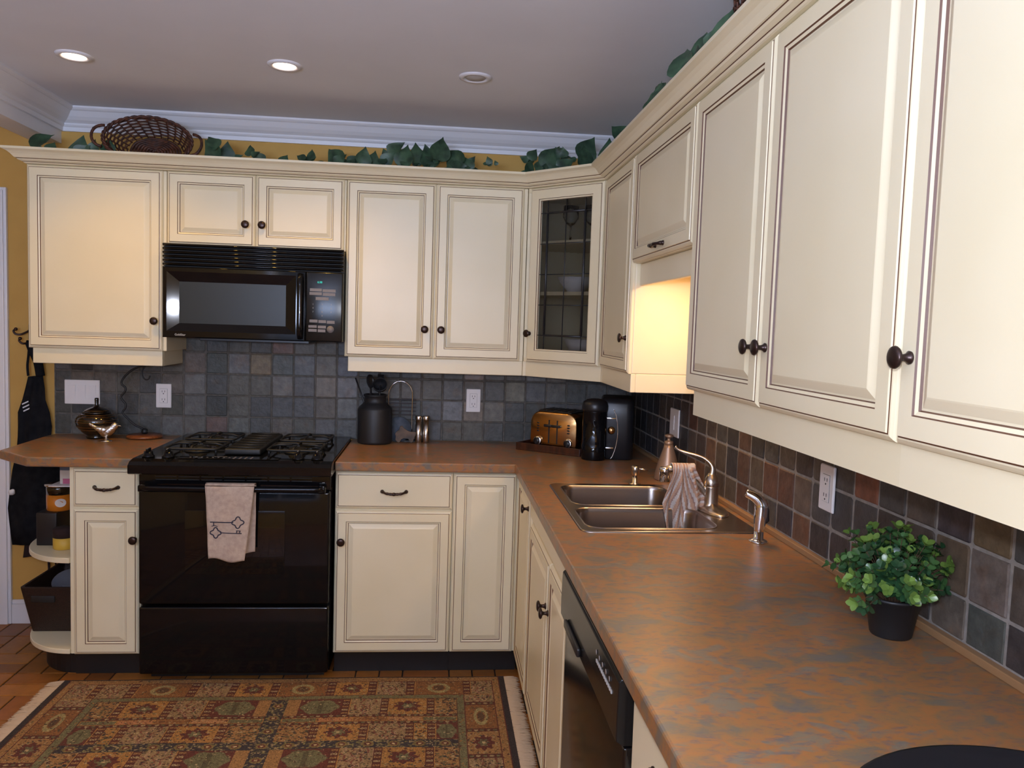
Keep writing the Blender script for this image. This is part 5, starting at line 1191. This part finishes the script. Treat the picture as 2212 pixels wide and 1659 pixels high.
# ================================================================== RUG
def rug():
    c = thing('area_rug', 'fringed oriental rug of floral panels in rust, tan and navy', 'rug', (-1.55, -1.25, 0))
    X0, X1, Y1, Y0 = -2.440, -.665, -.646, -1.886; res = .0037
    nx = int((X1 - X0) / res); ny = int((Y1 - Y0) / res)
    xs_ = X0 + (np.arange(nx) + .5) * (X1 - X0) / nx; ys_ = Y0 + (np.arange(ny) + .5) * (Y1 - Y0) / ny
    XX, YY = np.meshgrid(xs_, ys_); cx, cy = (X0 + X1) / 2, (Y0 + Y1) / 2
    C_ = np.zeros((ny, nx, 3)); rng = np.random.RandomState(4)
    # the panels repeat mirrored about both middles
    def q(c_): return np.array(sr(*c_))
    TAN, BEI, OCH, RST, RED, NAV, GRN, CRM, BRN = q((176, 128, 74)), q((168, 136, 92)), q((190, 134, 66)), q((152, 98, 50)), q((104, 38, 32)), q((40, 42, 54)), q((116, 112, 76)), q((214, 186, 132)), q((96, 66, 44))
    def fl(x0, x1, y0, y1, col):
        m = (XX >= x0) & (XX < x1) & (YY >= y0) & (YY < y1); C_[m] = col; return m
    def dots(x0, x1, y0, y1, cols, dens, r):
        n_ = max(1, int((x1 - x0) * (y1 - y0) * dens * 2.2)); r = r * .68; cols = [c_ * .8 for c_ in cols]
        for _ in range(n_):
            px, py = rng.uniform(x0, x1), rng.uniform(y0, y1); rr = r * rng.uniform(.6, 1.3); col = cols[rng.randint(len(cols))]
            i0, i1 = int((px - rr * 1.6 - X0) / res), int((px + rr * 1.6 - X0) / res) + 1; j0, j1 = int((py - rr - Y0) / res), int((py + rr - Y0) / res) + 1
            i0, j0 = max(i0, 0), max(j0, 0); sx, sy = XX[j0:j1 + 1, i0:i1 + 1], YY[j0:j1 + 1, i0:i1 + 1]
            m = (((sx - px) / 1.3) ** 2 + (sy - py) ** 2 < rr * rr) & (sx >= x0) & (sx < x1) & (sy >= y0) & (sy < y1); C_[j0:j1 + 1, i0:i1 + 1][m] = col
    def line(x0, x1, y0, y1, col): fl(x0, x1, y0, y1, col)
    def medal(x0, x1, y0, y1, bg, col, col2, kind):
        fl(x0, x1, y0, y1, bg); mx, my = (x0 + x1) / 2, (y0 + y1) / 2; hw, hh = (x1 - x0) / 2, (y1 - y0) / 2
        u_ = (XX - mx) / hw; v_ = (YY - my) / hh; rr = np.sqrt(u_ ** 2 + v_ ** 2); aa = np.arctan2(v_, u_); ins = (np.abs(u_) < 1) & (np.abs(v_) < 1)
        if kind == 'med':
            C_[ins & (rr < .62 + .10 * np.cos(8 * aa))] = col; C_[ins & (rr < .30 + .08 * np.cos(6 * aa))] = col2; C_[ins & (rr < .10)] = CRM
            dots(x0, x1, y0, y1, [col, CRM, GRN, NAV], 2600, .004)
        elif kind == 'cart':
            C_[ins & (rr < .88 + .06 * np.cos(6 * aa))] = col2; C_[ins & (np.abs(u_) < .12) & (np.abs(v_) < .7)] = GRN * .6; dots(x0, x1, y0, y1, [CRM, BRN, GRN * .6], 1500, .004)
        elif kind == 'boteh':
            C_[ins & (np.abs(np.sqrt((u_ * 1.9) ** 2 + (v_ * 1.2) ** 2) - .72) < .17)] = q((178, 160, 104)); C_[ins & ((u_ * 2.6) ** 2 + (v_ * 1.7) ** 2 < .35)] = BRN; dots(x0, x1, y0, y1, [CRM, NAV, BRN, GRN], 1700, .0036)
        elif kind == 'tree':
            for k in range(6):
                s_ = (k - 2.5) * .5; C_[ins & (np.abs(u_ - s_ * (v_ + 1) * .5 - .12 * np.sin(7 * v_ + k)) < .045)] = q((196, 156, 120)) if k % 2 else q((138, 70, 56))
            dots(x0, x1, y0, y1, [CRM, BRN, GRN, RED, NAV, q((170, 120, 100))], 3600, .0045)
        elif kind == 'birds':
            dots(x0, x1, y0, y1, [GRN, RED, BRN, NAV, CRM, GRN * .7], 4200, .0055)
    def band_v(x0, x1, y0, y1):
        fl(x0, x1, y0, y1, RED * .75); n_ = max(1, int(round((y1 - y0) / .026)))
        for k in range(n_):
            yc = y0 + (k + .5) * (y1 - y0) / n_
            for xc in (x0 + (x1 - x0) * .3, x0 + (x1 - x0) * .72): C_[(XX - xc) ** 2 + (YY - yc) ** 2 < .0062 ** 2] = CRM * .8 if k % 2 else TAN; C_[(XX - xc) ** 2 + (YY - yc) ** 2 < .0025 ** 2] = RED
        line(x0 - .0038, x0, y0, y1, OCH); line(x1, x1 + .0038, y0, y1, OCH)
    def band_h(x0, x1, y0, y1):
        fl(x0, x1, y0, y1, RED * .75); n_ = max(1, int(round((x1 - x0) / .024)))
        for k in range(n_):
            xc = x0 + (k + .5) * (x1 - x0) / n_; C_[((XX - xc) / 1.4) ** 2 + (YY - (y0 + y1) / 2) ** 2 < (.0055) ** 2] = CRM * .75 if k % 2 else GRN
    def navy(x0, x1, y0, y1, vert):
        fl(x0, x1, y0, y1, NAV); dots(x0, x1, y0, y1, [CRM * .8, q((160, 150, 90)), GRN, CRM * .7], 3800, .0048)
        L_ = (y1 - y0) if vert else (x1 - x0); n_ = max(1, int(L_ / .088))
        for k in range(n_):
            px, py = ((x0 + x1) / 2, y0 + (k + .5) * L_ / n_) if vert else (x0 + (k + .5) * L_ / n_, (y0 + y1) / 2)
            d2 = ((XX - px) / 1.15) ** 2 + (YY - py) ** 2; C_[d2 < .019 ** 2] = q((140, 118, 66)); C_[d2 < .011 ** 2] = RED; C_[d2 < .0055 ** 2] = CRM
    C_[:] = NAV * .7
    IX = .027; 
    fl(X0 + IX, X1 - IX, Y0 + .009, Y1 - .009, TAN); dots(X0 + IX, X1 - IX, Y0 + .009, Y1 - .009, [BRN, RED, GRN, CRM, OCH], 1500, .004)
    for a, b in (((X0 + IX, X0 + IX + .003), None), ((X1 - IX - .003, X1 - IX), None)): line(a[0], a[1], Y0, Y1, RED)
    # border compartments: inner edge of outer guard / outer edge of inner guard
    ox0, ox1, oy1 = X0 + IX + .033, X1 - IX - .033, Y1 - .044; oy0 = 2 * cy - oy1
    ix0, ix1, iy1 = ox0 + .118, ox1 - .118, oy1 - .118; iy0 = 2 * cy - iy1
    for (a, b, c_, d) in ((ox0 - .003, ox1 + .003, oy1, oy1 + .003), (ox0 - .003, ox1 + .003, oy0 - .003, oy0), (ox0 - .003, ox0, oy0, oy1), (ox1, ox1 + .003, oy0, oy1), (ix0 - .003, ix1 + .003, iy1, iy1 + .003), (ix0 - .003, ix1 + .003, iy0 - .003, iy0), (ix0 - .003, ix0, iy0, iy1), (ix1, ix1 + .003, iy0, iy1)): line(a, b, c_, d, RED)
    def brow(y0, y1):
        W_ = ix1 - ix0; segs = [.150, .03, .215, .03, .125, .03, .14, .03]; x = ox0; k = 0
        medal(ox0, ox0 + .115, y0, y1, BEI, BRN, GRN, 'tree'); medal(ox1 - .115, ox1, y0, y1, BEI, RED, GRN, 'tree')
        band_v(ix1, ix1 + .03, y0, y1); band_v(ix0 - .03, ix0, y0, y1)
        x = ix1; kinds = [('boteh', .196, RST), ('tree', .122, BEI), ('med', .130, OCH), ('boteh', .190, RST), ('med', .130, OCH), ('tree', .122, BEI), ('boteh', .200, RST), ('tree', .13, BEI)]; 
        for kk, wv, bg in kinds:
            x0_ = max(x - wv, ix0)
            if x - x0_ < .03: break
            medal(x0_, x, y0, y1, bg, RED, GRN, kk); x = x0_ - .032
            if x > ix0: band_v(x, x + .032, y0, y1)
    brow(iy1 + .003, oy1); brow(oy0, iy0 - .003)
    def bcol(x0, x1):
        y = iy1 - .035 + .03
        seq = [('tree', .06, BEI), ('boteh', .180, RST), ('med', .150, TAN), ('tree', .19, BEI), ('boteh', .18, RST), ('med', .15, TAN), ('tree', .15, BEI)]
        for kk, hv, bg in seq:
            y0_ = max(y - hv, iy0)
            if y - y0_ < .03: break
            medal(x0, x1, y0_, y, bg, RED, GRN, kk); y = y0_ - .025
            if y > iy0: band_h(x0, x1, y, y + .025)
    bcol(ix1 + .003, ox1); bcol(ox0, ix0 - .003)
    # inner guard
    g = .030
    fl(ix0, ix1, iy0, iy1, GRN * 1.15); dots(ix0, ix1, iy0, iy1, [BRN, TAN, OCH, RED], 1500, .004)
    fx0, fx1, fy1 = ix0 + g, ix1 - g, iy1 - g; fy0 = 2 * cy - fy1
    line(fx0 - .003, fx1 + .003, fy0 - .003, fy1 + .003, BRN)
    fl(fx0, fx1, fy0, fy1, TAN)
    navy(cx - .030, cx + .030, fy0, fy1, True)
    # quadrant blocks, rows from the top
    def row(y0, y1, alt):
        for sg in (1, -1):
            segs = ([('birds', .085, TAN), ('band', .028, 0), ('med', .150, OCH), ('band', .03, 0), ('tree', .118, BEI), ('band', .03, 0), ('cart', .16, RED)] if not alt else [('cart', .08, RED), ('band', .03, 0), ('birds', .05, OCH), ('band', .03, 0), ('tree', .135, BEI), ('band', .032, 0), ('med', .145, OCH), ('band', .03, 0), ('birds', .14, TAN)])
            x = fx1 if sg > 0 else fx0
            for kk, wv, bg in segs:
                x2 = x - sg * wv; lim = cx + sg * .030
                if (x2 - lim) * sg < 0: x2 = lim
                a, b = min(x, x2), max(x, x2)
                if b - a < .012: break
                if kk == 'band': band_v(a, b, y0, y1)
                else: medal(a, b, y0, y1, bg, RED, GRN * 1.1, kk)
                x = x2
    y = fy1; k = 0
    while y - .12 > fy0:
        row(y - .125, y, False); y -= .125
        band_h(fx0, cx - .03, y - .018, y); band_h(cx + .03, fx1, y - .018, y); y -= .018
        for sg in (-1, 1):
            a, b = (fx0, cx - .03) if sg < 0 else (cx + .03, fx1); fl(a, b, y - .034, y, OCH)
            for j_ in range(5):
                xa = a + (b - a) * j_ / 5; fl(xa + .004, xa + (b - a) / 5 - .004, y - .030, y - .004, [GRN, q((196, 130, 82)), RST, q((196, 140, 90)), GRN][j_]); dots(xa, xa + (b - a) / 5, y - .032, y - .002, [RED, CRM, BRN], 2500, .004)
        y -= .034
        band_h(fx0, cx - .03, y - .018, y); band_h(cx + .03, fx1, y - .018, y); y -= .018
        if y - .12 < fy0: break
        row(y - .118, y, True); y -= .118
        if y - .06 < fy0: break
        navy(fx0, fx1, y - .050, y, False); y -= .050
    C_ = C_ * .62 + .10 * C_.mean((0, 1)); C_ *= (1 + .22 * rng.randn(ny, nx, 1)); C_ = np.clip(C_, 0, 1)
    # mesh
    xv = X0 + np.arange(nx + 1) * (X1 - X0) / nx; yv = Y0 + np.arange(ny + 1) * (Y1 - Y0) / ny; VX, VY = np.meshgrid(xv, yv)
    VZ = np.full_like(VX, .0085)
    VY = VY + .0025 * np.sin(VX * 9)
    org = np.array(c['_o'][:]); co = np.stack([VX - org[0], VY - org[1], VZ - org[2]], -1).reshape(-1, 3)
    me = bpy.data.meshes.new('pile'); me.vertices.add(len(co)); me.vertices.foreach_set('co', co.ravel().astype(np.float32))
    I_, J_ = np.meshgrid(np.arange(nx), np.arange(ny)); a = J_ * (nx + 1) + I_; quad = np.stack([a, a + 1, a + nx + 2, a + nx + 1], -1).reshape(-1, 4)
    me.loops.add(quad.size); me.loops.foreach_set('vertex_index', quad.ravel().astype(np.int32)); me.polygons.add(len(quad)); me.polygons.foreach_set('loop_start', np.arange(0, quad.size, 4).astype(np.int32)); me.polygons.foreach_set('loop_total', np.full(len(quad), 4, np.int32))
    me.update(calc_edges=True)
    at = me.color_attributes.new('tint', 'FLOAT_COLOR', 'CORNER'); cc = np.repeat(np.concatenate([C_.reshape(-1, 3), np.ones((nx * ny, 1))], 1), 4, 0); at.data.foreach_set('color', cc.ravel().astype(np.float32))
    me.materials.append(M['rug']); o = bpy.data.objects.new('pile', me); COL.objects.link(o); o.parent = c
    mb = MB(); mb.box(X0 + .002, X1 - .002, Y0 + .004, Y1 - .004, .0006, .0080, M['toe']); mb.build('backing', c)
    for sg, xe in ((-1, X0), (1, X1)):
        mb = MB(); rnd = random.Random(11 + sg); y = Y0 + .01; n_ = 0
        while y < Y1 - .004:
            for _ in range(3):
                yy = y + rnd.uniform(-.004, .004); L_ = rnd.uniform(.035, .062); dy = rnd.uniform(-.014, .014); z = rnd.uniform(.003, .008); w_ = rnd.uniform(.0022, .004)
                P_ = [(xe - sg * .003, yy, .0082), (xe + sg * L_ * .4, yy + dy * .3, z), (xe + sg * L_ * .8, yy + dy * .8, z * .8), (xe + sg * L_, yy + dy, .0022)]
                mb.tube(P_, [w_ * .5, w_ * .7, w_ * .6, w_ * .25], M['fringe'], 4)
            y += .0042
        mb.build('fringe', c)
rug()
GROUPS = {'upper_cabinet': 'cream upper cabinets', 'base_cabinet': 'cream base cabinets', 'wall_outlet': 'white wall outlets on the tiles', 'recessed_light': 'recessed ceiling lights in a row',
          'steel_shaker': 'pair of steel shakers', 'ivy_garland': 'ivy on top of the cabinets', 'wicker_basket': 'wicker baskets on top of the cabinets', 'candle_jar': 'candles on the end shelf',
          'bowl': 'bowls in the glass cabinet', 'wine_glass': 'stemmed glasses in the glass cabinet', 'countertop': 'laminate countertops', 'tile_backsplash': 'slate tile backsplashes'}
for o in bpy.data.objects:
    k_ = o.name.split('.')[0]
    if o.parent is None and k_ in GROUPS: o['group'] = GROUPS[k_]
for o in bpy.data.objects:
    if '_o' in o.keys(): del o['_o']
